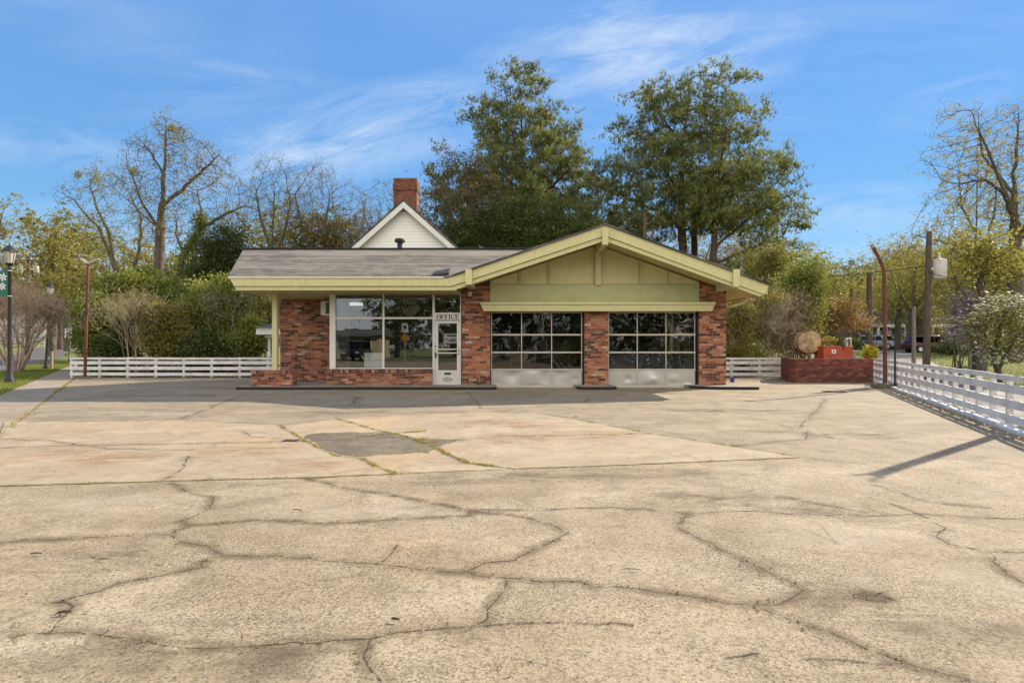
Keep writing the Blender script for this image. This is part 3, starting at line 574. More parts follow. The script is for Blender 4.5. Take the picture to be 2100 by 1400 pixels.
# front plane of the wing (to valley) with prowed left end, hidden back plane, gable planes
rf.add([(RX0-.03,YF-.03,EH+T),(kx,YF-.03,EH+T),(2.63,RY,RZ+T),(-9.9,RY,RZ+T)], [(0,1,2,3)])
rf.add([(-9.9,RY,RZ+T),(2.63,RY,RZ+T),(2.63,26.0,3.3+T),(-8.4,26.0,3.3+T)], [(0,1,2,3)])
rf.add([(kx,YF-.03,EN(kx)+T+.01),(2.75,YF-.03,4.93+T),(2.75,27.6,4.93+T),(2.63,RY,RZ+T+.01)], [(0,1,2,3)])
rf.add([(2.63,RY,RZ+T),(2.75,27.6,4.93+T),(-1.9,27.6,3.35)], [(0,1,2)])
rf.add([(2.75,YF-.03,4.93+T),(RX1+.02,YF-.03,EN(RX1)+T),(RX1+.02,27.6,EN(RX1)+T),(2.75,27.6,4.93+T)], [(0,1,2,3)])
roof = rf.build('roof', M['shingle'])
so = roof.modifiers.new('thick', 'SOLIDIFY'); so.thickness = .03; so.offset = -1
# ridge cap line, vent pipe, flashing
SB().box((-9.92,RY-.09,RZ+.035),(2.5,RY+.09,RZ+.075)).build('ridge_cap', M['black'], roof)
vp = SB(); c = (at(820,22.1), 22.1, RZ-.06); vp.lathe([(.10,0),(.10,.42),(.19,.44),(.20,.52),(.16,.58),(.05,.60)], c, 16); vp.build('vent_pipe', M['black'], roof, smooth=True)
fl = SB(); x0, x1 = at(890,YF+.35), at(922,YF+.35); z0 = EH+.356*.3+.045
fl.add([(x0,YF+.12,z0-.02),(x1,YF+.12,z0+.03),(x1,YF+.55,z0+.22),(x0,YF+.55,z0+.12)], [(0,1,2,3),(3,2,1,0)]).add([(x0,YF+.12,z0-.02),(x1,YF+.12,z0+.03),(x1,YF+.12,z0-.12),(x0,YF+.12,z0-.12)], [(0,3,2,1)])
fl.build('flashing', M['matte_black'], roof)
SB().box((RX0-.02,YF-.035,EH-.005),(kx-.12,YF+.01,EH+.035)).build('drip_edge', M['white'], roof)
# fascia boards (main and lower trim)
def rake(x, dz): return EN(x)-dz
y0, y1 = YF, YF+.05
fa = SB()
fa.prism([(RX0,EH-.008),(RX0+.14,EH-.24),(kx+.10,EH-.24),(kx,EH-.008)][::-1][::-1], y0, y1)
fa.build('fascia', M['green'], bevel=.004)
SB().prism([(kx+.002,EN(kx)-.0),(kx+.102,EH-.24),(2.75,4.93-.31),(2.75,4.93)], y0, y1).build('rake_board', M['green'], bevel=.004)
SB().prism([(2.751,4.93),(2.751,4.93-.31),(RX1-.14,EN(RX1)-.27),(RX1,EN(RX1))], y0, y1).build('rake_board', M['green'], bevel=.004)
y0, y1 = YF+.045, YF+.085
SB().prism([(RX0+.13,EH-.252),(RX0+.19,EH-.36),(kx+.16,EH-.36),(kx+.10,EH-.252)], y0, y1).build('fascia_trim', M['green'], bevel=.003)
SB().prism([(kx+.101,EH-.252),(kx+.161,EH-.36),(2.75,4.93-.455),(2.75,4.93-.322)], y0, y1).build('rake_trim', M['green'], bevel=.003)
SB().prism([(2.751,4.93-.322),(2.751,4.93-.455),(RX1-.26,EN(RX1-.26)-.42),(RX1-.14,EN(RX1-.14)-.315)], y0, y1).build('rake_trim', M['green'], bevel=.003)
# dark shingle edge seen above the rakes
SB().prism([(kx+.15,EN(kx+.15)+.001),(2.75,4.931),(2.75,4.985),(kx+.15,EN(kx+.15)+.05)], YF-.055, YF-.032).build('shingle_edge', M['shingle_dark'], roof)
SB().prism([(2.751,4.931),(RX1+.02,EN(RX1+.02)+.001),(RX1+.02,EN(RX1+.02)+.05),(2.751,4.985)], YF-.055, YF-.032).build('shingle_edge', M['shingle_dark'], roof)
# soffits
SB().box((RX0+.12,YF+.08,EH-.37),(-1.66,20.5,EH-.345)).build('soffit', M['soffit'])
sf = SB(); T2 = -.30
sf.add([(-1.66,YF+.08,EN(-1.66)+T2),(2.75,YF+.08,4.93+T2),(2.75,Y0+.3,4.93+T2),(-1.66,Y0+.3,EN(-1.66)+T2)], [(0,1,2,3)])
sf.add([(2.75,YF+.08,4.93+T2),(RX1-.1,YF+.08,EN(RX1-.1)+T2+.04),(RX1-.1,27.5,EN(RX1-.1)+T2+.04),(2.75,27.5,4.93+T2)], [(0,1,2,3)])
sf.build('soffit', M['soffit'])
SB().box((RX1-.08,YF+.05,EN(RX1)-.26),(RX1-.03,27.5,EN(RX1)-.01)).build('side_fascia', M['green'])
SB().prism([(RX0,EH-.008),(RX0+.05,EH-.008),(RX0+.19,EH-.24),(RX0+.14,EH-.24)], YF+.051, YF+.35).build('fascia_return', M['green'])
# left barge board following the prow
SB().add([(RX0,YF,EH),(RX0+.14,YF,EH-.34),(-9.7,RY,RZ-.34),(-9.88,RY,RZ)], [(0,1,2,3),(3,2,1,0)]).build('barge_board', M['green'])
# gable wall: plywood, battens, header, hood
pw = SB(); gx0, gx1 = -.70, 6.0
pw.prism([(gx0,3.30),(gx1,3.30),(gx1,EN(gx1)-.33),(2.75,4.93-.33),(gx0,EN(gx0)-.33)], Y0+.05, Y0+.09); pw.build('gable_panel', M['green_panel'])
for px in (1066,1126,1313,1372): x = b_(px); SB().box((x-.022,Y0+.0,3.33),(x+.022,Y0+.05,EN(x)-.32)).build('batten', M['green'])
for px in (1066,1126,1313,1372): x = b_(px); SB().box((x+.023,Y0+.035,3.33),(x+.033,Y0+.049,EN(x)-.33)).build('seam', M['seam']); SB().box((x-.033,Y0+.035,3.33),(x-.023,Y0+.049,EN(x)-.33)).build('seam', M['seam'])
SB().box((gx0+.06,Y0+.035,3.327),(gx1-.06,Y0+.049,3.345)).build('seam', M['seam'])
for x in (gx0+.03, gx1-.03): SB().box((x-.022,Y0+.0,3.33),(x+.022,Y0+.05,EN(x)-.32)).build('batten', M['green'])
SB().box((gx0,Y0+.0,3.29),(gx1,Y0+.05,3.325)).build('trim_strip', M['green'])
SB().box((gx0+.002,Y0-.01,2.70),(b_(1160),Y0+.05,3.287)).box((b_(1160)+.004,Y0-.01,2.70),(b_(1313),Y0+.05,3.287)).box((b_(1313)+.004,Y0-.01,2.70),(gx1-.002,Y0+.05,3.287)).build('header_panel', M['green_header'])
hd = SB(); hx0, hx1 = at(984,18.5), at(1467,18.5); hd.add([(hx0,18.42,2.745),(hx1,18.42,2.745),(hx1,Y0,2.745),(hx0,Y0,2.745),(hx0+.02,18.42,2.665),(hx1-.02,18.42,2.665),(hx1-.02,Y0,2.665),(hx0+.02,Y0,2.665)],
  [(0,1,2,3),(4,7,6,5),(0,4,5,1),(1,5,6,2),(2,6,7,3),(3,7,4,0)]); hd.build('hood_cap', M['green'], bevel=.004)
SB().add([(hx0+.03,18.46,2.665),(hx1-.03,18.46,2.665),(hx1-.03,Y0-.01,2.665),(hx0+.03,Y0-.01,2.665),(hx0+.12,18.46,2.46),(hx1-.10,18.46,2.46),(hx1-.10,Y0-.01,2.46),(hx0+.12,Y0-.01,2.46)],
  [(0,1,2,3),(4,7,6,5),(0,4,5,1),(1,5,6,2),(2,6,7,3),(3,7,4,0)]).build('hood_board', M['green'], bevel=.004)
# centre post and beams
def beam(x, ztop, zbot, y_front=YF-.06, w=.19): SB().box((x-w/2,y_front,zbot),(x+w/2,Y0-.02,ztop)).build('roof_beam', M['green'], bevel=.005)
bm = SB(); bm.add([(2.66,YF-.07,4.80),(2.84,YF-.07,4.80),(2.84,YF-.07,4.34),(2.66,YF-.07,4.34),(2.66,Y0,4.80),(2.84,Y0,4.80),(2.84,Y0,4.34),(2.66,Y0,4.34)], [(0,3,2,1),(0,1,5,4),(1,2,6,5),(2,3,7,6),(3,0,4,7)]); bm.build('roof_beam', M['green'], bevel=.005)
SB().box((2.66,Y0-.10,3.30),(2.84,Y0+.02,4.34)).build('centre_post', M['green'], bevel=.005)
beam(at(961,YF-.07), 3.62, 3.165, YF-.07, .20)
beam(at(1511,YF-.07), 3.62, 3.10, YF-.07, .20)
SB().box((-1.40,Y0-.02,2.95),(-1.28,Y0,3.1)).build('beam_pad', M['green'])
# gutter elbow pipe on right
SB().tube([(7.35,18.3,3.0),(7.35,18.3,2.82),(7.25,18.3,2.72),(6.95,18.35,2.62),(6.88,18.9,2.6)], .045, 10).build('downpipe', M['soffit'], smooth=True)
# garage doors
def garage_door(x0, x1, name='garage_door'):
    y = Y0+.17; z0, zt = .04, 2.50
    d = MB(); zs = [.62, 1.165, 1.735, 2.45]; fy0, fy1 = y-.025, y+.025
    g = empty(name, (0, y-Y0, 0)); g.parent = S
    off = lambda mb: setattr(mb, 'v', [(a, b-y, c_) for a, b, c_ in mb.v]) or mb
    rails = MB(); xs_ = [x0+.03+(x1-x0-.06)*k/3 for k in range(4)]
    for z in (z0+.03, .60, 1.155, 1.725, 2.45): rails.box((x0,fy0,z-.026),(x1,fy1,z+.026))
    for x in xs_:
        for a, b in ((z0+.056,.574),(.626,1.129),(1.181,1.699),(1.751,2.424)): rails.box((x-.014,fy0+.003,a),(x+.014,fy1-.003,b))
    off(rails).build('door_frame', M['alu_warm'], g)
    rnd = random.Random(int(x0*100))
    for k in range(3):
        xa, xb = xs_[k]+.014, xs_[k+1]-.014
        for a, b in ((.626,1.129),(1.181,1.699),(1.751,2.424)):
            t = rnd.uniform(-.008,.008); off(MB().quad((xa,y+t,a),(xb,y-t,a),(xb,y-t+rnd.uniform(-.008,.008),b),(xa,y+t,b))).build('pane', M['glass_garage'], g)
        # dented kick panel
        n = 14; v = []; f = []
        dents = [(rnd.uniform(xa,xb), rnd.uniform(z0,.5), rnd.uniform(.05,.2), rnd.uniform(-.02,.022)) for _ in range(5)]
        for j in range(n+1):
            for i in range(n+1):
                x = xa+(xb-xa)*i/n; z = z0+.056+(.574-z0-.056)*j/n
                dd = sum(a*math.exp(-((x-p)**2+(z-q)**2)/(2*s*s)) for p, q, s, a in dents)
                v.append((x, dd*min(1, 6*min(i, n-i, j, n-j)/n), z))
        for j in range(n):
            for i in range(n): f.append((j*(n+1)+i, j*(n+1)+i+1, (j+1)*(n+1)+i+1, (j+1)*(n+1)+i))
        o = mesh_np('kick_panel', v, f, M['alu_panel'], g, smooth=True)
    off(MB().box((x0,fy0-.02,z0-.03),(x1,fy1,z0+.004))).build('bottom_seal', M['alu_warm'], g)
    off(MB().box((x0-.06,y+.03,0),(x0-.005,y+.09,2.5))).build('track', M['black'], g); off(MB().box((x1+.005,y+.03,0),(x1+.10,y+.09,2.5))).build('track', M['black'], g)
garage_door(-.69, 2.28); garage_door(3.09, 5.93)
# header above garage openings (inside)
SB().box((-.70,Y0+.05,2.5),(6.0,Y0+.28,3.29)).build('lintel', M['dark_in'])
SB().box((5.96,Y0+.12,0),(6.0,Y0+.16,2.5)).build('jamb', M['black'])
# office window
W = empty('window', (0, .0, 0)); W.parent = S
wy = Y0+.05; o_ = lambda mb: setattr(mb, 'v', [(a, b-Y0, c_) for a, b, c_ in mb.v]) or mb
xl, xm, xr = b_(688), b_(786), b_(888); zb, zm, zt = .63, b_(0,652), b_(0,601)
o_(MB().box((b_(677),wy-.06,.625),(xl,wy+.08,3.07)).box((xl,wy-.03,zb),(xr,wy+.03,zb+.03)).box((xl,wy-.03,zt),(xr,wy+.03,zt+.06)).box((xm-.03,wy-.032,zb+.03),(xm+.03,wy+.032,zt)).box((xl,wy-.03,zm-.03),(xm-.03,wy+.03,zm+.03)).box((xm+.03,wy-.03,zm-.03),(xr,wy+.03,zm+.03))).build('window_frame', M['white'], W)
for a, b in ((xl,xm-.03),(xm+.03,xr)):
    for c_, d in ((zb+.03,zm-.03),(zm+.03,zt)): o_(MB().quad((a,wy,c_),(b,wy,c_),(b,wy,d),(a,wy,d))).build('pane', M['glass'], W)
# wall strip above window and door
SB().box((-5.9,Y0+.02,3.04),(-1.63,Y0+.14,3.2)).build('window_head', M['soffit'])
# office door set
Dr = empty('door', (0,0,0)); Dr.parent = S
dx0, dx1 = b_(887), b_(947.5); dz = lambda py: b_(0, py)
o_(MB().box((dx0,wy-.05,.10),(dx0+.07,wy+.05,3.06)).box((dx1-.06,wy-.05,.10),(dx1,wy+.05,3.06)).box((dx0+.07,wy-.048,dz(602)),(dx1-.06,wy+.048,3.06)).box((dx0+.07,wy-.048,dz(656)),(dx1-.06,wy+.048,dz(641)))).build('door_frame', M['alu'], Dr)
o_(MB().quad((dx0+.07,wy,dz(641)),(dx1-.06,wy,dz(641)),(dx1-.06,wy,dz(602)),(dx0+.07,wy,dz(602)))).build('transom_pane', M['glass'], Dr)
lx0, lx1 = dx0+.075, dx1-.065; gx0_, gx1_, gz0, gz1 = b_(898.5), b_(937), dz(759), dz(663)
lf = MB(); lf.box((lx0,wy-.035,.115),(gx0_,wy+.02,dz(657.5))).box((gx1_,wy-.035,.115),(lx1,wy+.02,dz(657.5))).box((gx0_,wy-.035,.115),(gx1_,wy+.02,gz0)).box((gx0_,wy-.035,gz1),(gx1_,wy+.02,dz(657.5)))
o_(lf).build('door_leaf', M['alu'], Dr, bevel=.004)
o_(MB().quad((gx0_,wy,gz0),(gx1_,wy,gz0),(gx1_,wy,gz1),(gx0_,wy,gz1))).build('pane', M['glass'], Dr)
for py in (716, 723.5): o_(MB().box((lx0+.03,wy-.10,dz(py)-.016),(lx1-.01,wy-.08,dz(py)+.016)).box((lx0+.03,wy-.10,dz(py)-.012),(lx0+.05,wy-.03,dz(py)+.012)).box((lx1-.05,wy-.10,dz(py)-.012),(lx1-.03,wy-.03,dz(py)+.012))).build('push_bar', M['alu'], Dr)
o_(MB().box((lx0+.012,wy-.075,dz(733)),(lx0+.05,wy-.035,dz(722)))).build('handle', M['black'], Dr)
lk = MB(); 
lk.tube([(lx0+.03,wy-.05,dz(710)),(lx0+.03,wy-.034,dz(710))], .022, 12); o_(lk).build('lock', M['black'], Dr)
o_(MB().box((b_(911),wy-.045,dz(768)),(b_(925),wy-.035,dz(764)))).build('mail_slot', M['black'], Dr)
# scuffed oval, a slightly proud dull plate
ov = MB(); ov.prism([((b_(918))+.27*math.cos(a)*.6, dz(778)+.085*math.sin(a)) for a in [2*math.pi*k/28 for k in range(28)]], wy-.038, wy-.0355); o_(ov).build('scuff_plate', paint('dull_scuff', (.42,.42,.40), .6, .4, 14, metal=.3), Dr)
# OFFICE in black slab serif
def serif(mb, ch, x, z, h, y0_, y1_):
    wv, th = h*.20, h*.075
    def bar(a, b, c_, d): mb.box((x+a*h, y0_, z+b*h), (x+c_*h, y1_, z+d*h))
    if ch in 'FE':
        bar(.10,.075,.30,.925); bar(.0,0,.42 if ch == 'F' else .78,.075); bar(.0,.925,.78,1.0); bar(.30,.46,.56,.54); bar(.70,.72,.78,.925); bar(.52,.40,.58,.60)
        if ch == 'E': bar(.70,.075,.80,.30)
        return .90
    if ch == 'I': bar(.12,.075,.32,.925); bar(0,0,.44,.075); bar(0,.925,.44,1); return .56
    n = 28; vs = []; fs = []; full = ch == 'O'
    a0, a1 = (0, 2*math.pi) if full else (R(38), R(322))
    for k in range(n+1):
        a = a0+(a1-a0)*k/n
        ox, oz, ix, iz = .5*math.cos(a)+.5, .5*math.sin(a)+.5, .27*math.cos(a)+.5, .43*math.sin(a)+.5
        for yy in (y0_, y1_): vs += [(x+ox*h*.95, yy, z+oz*h), (x+ix*h*.95, yy, z+iz*h)]
    for k in range(n): b = 4*k; fs += [(b,b+1,b+5,b+4),(b+2,b+6,b+7,b+3),(b,b+4,b+6,b+2),(b+1,b+3,b+7,b+5)]
    mb.add(vs, fs)
    if ch == 'C': bar(.80,.62,.88,.95)
    return 1.02
tx = MB(); x = b_(895.5); h = .145
for ch in 'OFFICE': x += serif(tx, ch, x, dz(654), h, wy-.056, wy-.048)*h*.93
o_(tx).build('lettering', M['black'], Dr)
def text(name, body, size, mat, parent, loc, rot=(R(90),0,0), ext=.002, bold=0.):
    c = bpy.data.curves.new(name, 'FONT'); c.body = body; c.size = size; c.extrude = ext; c.offset = bold; c.align_x = 'CENTER'; c.align_y = 'CENTER'; c.materials.append(mat)
    t_ = bpy.data.objects.new('tmp', c); C.objects.link(t_); me = bpy.data.meshes.new_from_object(t_.evaluated_get(bpy.context.evaluated_depsgraph_get())); bpy.data.objects.remove(t_)
    o = bpy.data.objects.new(name, me); C.objects.link(o); o.parent = parent; o.location = loc; o.rotation_euler = rot; return o
text('house_number', '501', .13, M['black'], Dr, (b_(917.5), wy-Y0-.008, dz(637)), bold=.003)
# things inside or on the office
A = empty('air_conditioner', (-5.86, 19.75, 2.38), 0, 'boxy cream window air conditioner sticking through the wall beside the office window', 'air conditioner')
MB().box((-.50,-.30,0),(-.07,.30,.46)).build('housing', M['white'], A, bevel=.01)
MB().box((-.33,-.306,.05),(-.12,-.3,.42)).build('grille', M['office_in'], A)
MB().box((-.08,-.28,.01),(.30,.28,.45)).build('inner_housing', M['white'], A, bevel=.01)
K = empty('wall_clock', (at(840,22.5), 22.54, zz(632,22.5)), 0, 'round wall clock with black rim hanging inside the office', 'clock')
q = MB().tube([(0,.03,0),(0,0,0)], .33, 32).build('face', M['paper'], K)
ring = MB(); ring.tube([(.35*math.cos(a),0,.35*math.sin(a)) for a in [2*math.pi*k/36 for k in range(37)]], .03, 8); ring.build('rim', M['black'], K, smooth=True)
MB().box((-.008,-.02,0),(.008,-.01,.22)).box((0,-.022,-.01),(.15,-.012,.01)).build('hands', M['black'], K)
Fn = empty('ceiling_fan', (at(832,20.3), 20.3, 3.06), .4, 'dark ceiling fan with brass hub and glass shade inside the office', 'fan')
MB().lathe([(.05,0),(.05,-.12),(.02,-.13),(.02,-.22),(.11,-.24),(.12,-.34),(.05,-.38)], n=16).build('motor', paint('brass', (.45,.30,.10), .3, .2, metal=.9), Fn, smooth=True)
for k in range(5):
    o = MB().slab([(.12,-.03),(.62,-.065),(.66,0),(.62,.065),(.12,.03)], -.30, -.288).build('blade', M['wood_pole'], Fn); o.rotation_euler = (0,0,k*2*math.pi/5)
MB().lathe([(.05,-.38),(.10,-.43),(.12,-.49),(.02,-.52)], n=16).build('shade', M['white'], Fn, smooth=True)
tag(MB().box((b_(746),Y0+.072,b_(0,753)),(b_(784),Y0+.08,b_(0,723.5))).build('notice_board', paint('blank_white_board', (.80,.86,.90), .6, .04)), 'blank pale blue-white board leaning inside the left office window', 'board')
sgn = empty('door_notice', (b_(923.5), Y0+.078, b_(0,694)), 0, 'white paper notice with dark print taped inside the office door glass', 'notice')
MB().box((-.22,-.002,-.155),(.22,.004,.155)).build('paper', M['paper'], sgn)
MB().box((-.19,-.006,.07),(.19,-.003,.115)).box((-.19,-.006,-.03),(-.06,-.003,0)).box((-.02,-.006,-.05),(.18,-.003,-.02)).box((-.10,-.006,-.10),(.18,-.003,-.075)).build('print', M['black'], sgn)
tag(MB().lathe([(.068,0),(.07,.005),(.07,.15),(.075,.155),(.075,.17),(.06,.172)], (at(1493,20.6),20.2,.10), 16).build('paint_can', M['blue'], smooth=True), 'small blue can standing at the foot of the right brick pillar', 'can')

# ------------------------------------------------------------------ white house behind
Hs = empty('white_house', (at(830,35), 35, 0), 0, 'white sided gabled house with brick chimney rising behind the station roof', 'house')
hx = 5.6; az = zz(408,35)-.25; sl = .89; ez = az-sl*hx
MB().prism([(-hx+.35,0),(hx-.35,0),(hx-.35,ez+.1),(0,az-.22),(-hx+.35,ez+.1)], 0, 12).build('wall', M['siding'], Hs)
t = .38
MB().prism([(-hx,ez),(0,az+0),(0,az-t),(-hx,ez-t)], -.42, -.36).build('rake_board', M['white'], Hs)
MB().prism([(.001,az),(hx,ez),(hx,ez-t),(.001,az-t)], -.42, -.36).build('rake_board', M['white'], Hs)
rr = MB(); rr.add([(-hx-.05,-.45,ez-.02),(0,-.45,az+.05),(0,12.4,az+.05),(-hx-.05,12.4,ez-.02)], [(0,1,2,3)]).add([(0,-.45,az+.05),(hx+.05,-.45,ez-.02),(hx+.05,12.4,ez-.02),(0,12.4,az+.05)], [(0,1,2,3)])
ro = rr.build('roof', M['shingle_dark'], Hs); m_ = ro.modifiers.new('t', 'SOLIDIFY'); m_.thickness = .1; m_.offset = 1
cw = 49/1200*36.5/2; cxx = at(832,36.5)-at(830,35); ct = zz(367,36.5)
MB().box((cxx-cw+.03,1.3,az-3.5),(cxx+cw-.03,2.3,ct-.75)).build('chimney', M['brick_chimney'], ro)
MB().box((cxx-cw-.02,1.25,ct-.75),(cxx+cw+.02,2.35,ct-.35)).box((cxx-cw+.02,1.29,ct-.35),(cxx+cw-.02,2.31,ct-.06)).build('chimney_cap', M['brick_chimney'], ro)
MB().box((cxx-cw+.02,1.29,ct-.06),(cxx+cw-.02,2.31,ct)).build('chimney_crown', M['footing'], ro)
# side porch
Hp = empty('white_porch', (0,0,0), 0, 'white columned porch with dark roof behind the fence, beside the green post', 'porch'); bx = at(531,26.3); by_ = 26.
MB().box((bx,by_,zz(686,26.3)),(bx+3,by_+4,zz(672,26.3))).box((bx+.28,by_+.25,zz(692,26.3)),(bx+3,by_+3.7,zz(686,26.3))).build('frieze', M['white_fence'], Hp)
pr = MB(); z1_, z2_ = zz(672,26.3), zz(655,26.3); pr.add([(bx-.05,by_-.1,z1_),(bx+3,by_-.1,z1_),(bx+3,by_+4,z1_),(bx-.05,by_+4,z1_),(bx+1.3,by_+1.9,z2_+.25),(bx+3,by_+1.9,z2_+.25)], [(0,1,5,4),(0,4,3),(3,4,5,2)]).build('roof', M['shingle_dark'], Hp)
for k, dx_ in enumerate((.45, .98, 2.5)):
    MB().lathe([(.13,0),(.13,.1),(.085,.14),(.085,.85),(.11,.9),(.07,1.0),(.085,1.75),(.12,1.8),(.12,zz(690,26.3))], (bx+dx_,by_+.4,0), 12).build('column', M['white_fence'], Hp, smooth=True)
MB().box((bx+.2,by_+.1,0),(bx+3,by_+3.8,.06)).build('porch_floor', M['footing'], Hp)

# ------------------------------------------------------------------ fences
def fence(name, p0, p1, sp, label, side=-1, post_w=.09, slope=0):
    L = math.hypot(p1[0]-p0[0], p1[1]-p0[1]); a = math.atan2(p1[1]-p0[1], p1[0]-p0[0])
    E = empty(name, (p0[0], p0[1], 0.02), a, label, 'fence')
    n = int(L/sp); rnd = random.Random(int(L*10))
    for k in range(n+1):
        x = min(k*sp, L-.05); MB().box((x-post_w/2,-.045,0),(x+post_w/2,.045,.845)).build('post', M['white_fence'], E, bevel=.004)
    for (z0, z1) in ((.77,.86),(.565,.705),(.325,.46),(.09,.215)):
        r = MB(); x = -.05
        while x < L:
            x2 = min(L+.03, x+sp*2); ya, yb = (-.075,-.047) if side < 0 else (.047,.075); s0, s1, jt = rnd.uniform(-.011,.011), rnd.uniform(-.011,.011), rnd.uniform(-.004,.004)
            r.add([(x,ya+jt,z0+s0),(x2-.004,ya-jt,z0+s1),(x2-.004,yb-jt,z0+s1),(x,yb+jt,z0+s0),(x,ya+jt,z1+s0),(x2-.004,ya-jt,z1+s1),(x2-.004,yb-jt,z1+s1),(x,yb+jt,z1+s0)], [(0,3,2,1),(4,5,6,7),(0,1,5,4),(1,2,6,5),(2,3,7,6),(3,0,4,7)]); x = x2
        r.build('rail', M['white_fence'], E)
    return E
fence('board_fence', (at(148,24.9),24.9), (-8.2,24.9), 1.19, 'low white four board fence left of the station in front of the shrubs')
fence('board_fence', (6.95,24.9), (at(1600,24.9),24.9), 1.19, 'short white board fence between garage pillar and dark brick wall')
yA, yB = 23.4, 3.2
fr_ = fence('board_fence', (fence_x(yB),yB), (fence_x(yA),yA), .80, 'long white board fence running along the right edge of the lot', side=1, post_w=.07)
# white kerb blocks under right fence
n = 0; dirv = Vector((.448,1,0)).normalized(); y = 3.4; rnd = random.Random(4); kb = empty('painted_kerb', (0,0,0), 0, 'row of white painted kerb stones along the foot of the right fence', 'kerb')
while y < 23.3:
    p = Vector((fence_x(y)-.20, y, 0)); q = p+dirv*.93; s_ = Vector((dirv.y,-dirv.x,0))*.085; j = rnd.uniform(-.012,.012)
    MB().slab([(p-s_).to_2d()+Vector((j,0)), (p+s_).to_2d(), (q+s_).to_2d(), (q-s_).to_2d()+Vector((j,0))][::-1][::-1], 0.0, .095+rnd.uniform(-.012,.012)).build('kerb_stone', M['white_fence'], kb, bevel=.02); y += .93*dirv.y+.03*dirv.y+.005
# dark brick wall at the back right corner
wp = [(11.3,24.6),(10.35,22.0),(10.22,21.6),(10.35,21.38),(10.7,21.3),(13.15,21.3)]
ww = MB(); inner = [(11.55,24.6),(10.62,22.0),(10.58,21.8),(10.62,21.62),(10.75,21.55),(13.15,21.55)]
for i in range(len(wp)-1): ww.slab([wp[i],wp[i+1],inner[i+1],inner[i]][::1], 0, .90)
Wd = ww.build('garden_wall', M['brick_dark'], bevel=0); tag(Wd, 'low weathered dark red brick wall with rounded corner below the rusty tank', 'wall')
# rusty tank on a stand
Tk = empty('fuel_tank', (at(1660,22.9), 22.9, 0), R(-21), 'rusty tan horizontal tank on a metal stand behind the brick wall', 'tank')
rt = paint('rusty_tank_paint', (.52,.38,.20), .7, .7, 3.0, (.13,.07,.035), bump=.5)
pr_ = [(0,-.03),(.25,-.02),(.42,0),(.445,.03),(.445,1.35),(.40,1.39),(0,1.41)]
tb = MB(); tb.lathe(pr_, n=36); tb.v = [(x, z, y+1.52) for x, y, z in tb.v]; tb.f = [f[::-1] for f in tb.f]; tb.build('shell', rt, Tk, smooth=True)
rim = MB(); rim.tube([(.447*math.cos(a),-.0,1.52+.447*math.sin(a)) for a in [2*math.pi*k/40 for k in range(41)]], .014, 6); rim.build('rim', M['rust'], Tk)
for sx in (-.32,.32):
    for sy in (.15,1.15): MB().box((sx-.02,sy-.02,0),(sx+.02,sy+.02,1.24)).build('leg', M['rust'], Tk)
MB().box((-.4,.12,1.06),(.4,.16,1.10)).box((-.4,1.14,1.06),(.4,1.18,1.10)).build('cross_bar', M['rust'], Tk)
Ob = empty('orange_tank', (at(1719.5,22.4), 22.4, 0), 0, 'orange red rectangular tank with a white sticker on the brick wall corner', 'tank')
MB().box((-.57,0,.3),(.57,.7,1.345)).build('box', M['orange'], Ob, bevel=.02)
MB().box((-.58,-.008,1.30),(.58,.71,1.36)).build('lid', M['orange'], Ob, bevel=.01)
MB().box((-.26,-.012,1.08),(-.10,-.003,1.22)).build('sticker', M['paper'], Ob); MB().box((-.21,-.016,1.12),(-.15,-.013,1.18)).build('sticker_print', M['black'], Ob)
MB().tube([(.05,.3,1.35),(.05,.3,1.52)], .03).tube([(.0,.3,1.53),(.14,.3,1.53)], .035).build('valve', M['rust'], Ob)
MB().box((.17,-.02,1.20),(.19,-.008,1.36)).box((.10,-.03,1.355),(.26,.05,1.385)).build('clamp', M['black'], Ob)
# drain grates
def grate(px, py, w, d, lab):
    x, y = G(px, py); g = MB().box((x-w/2,y-d/2,.034),(x+w/2,y+d/2,.040)); 
    n_ = int(w/.05)
    o = MB()
    for k in range(n_): xx = x-w/2+.02+k*(w-.04)/n_; o.box((xx,y-d/2+.02,.041),(xx+.018,y+d/2-.02,.046))
    e = empty('drain_grate', (0,0,0), 0, lab, 'drain'); g.build('frame', M['black'], e); o.build('bars', M['rust'], e)
grate(1712, 805, .62, .35, 'rusty slotted drain grate in the pavement before the brick wall')
grate(597, 908, .20, .16, 'small rusty drain beside the dark asphalt patch')
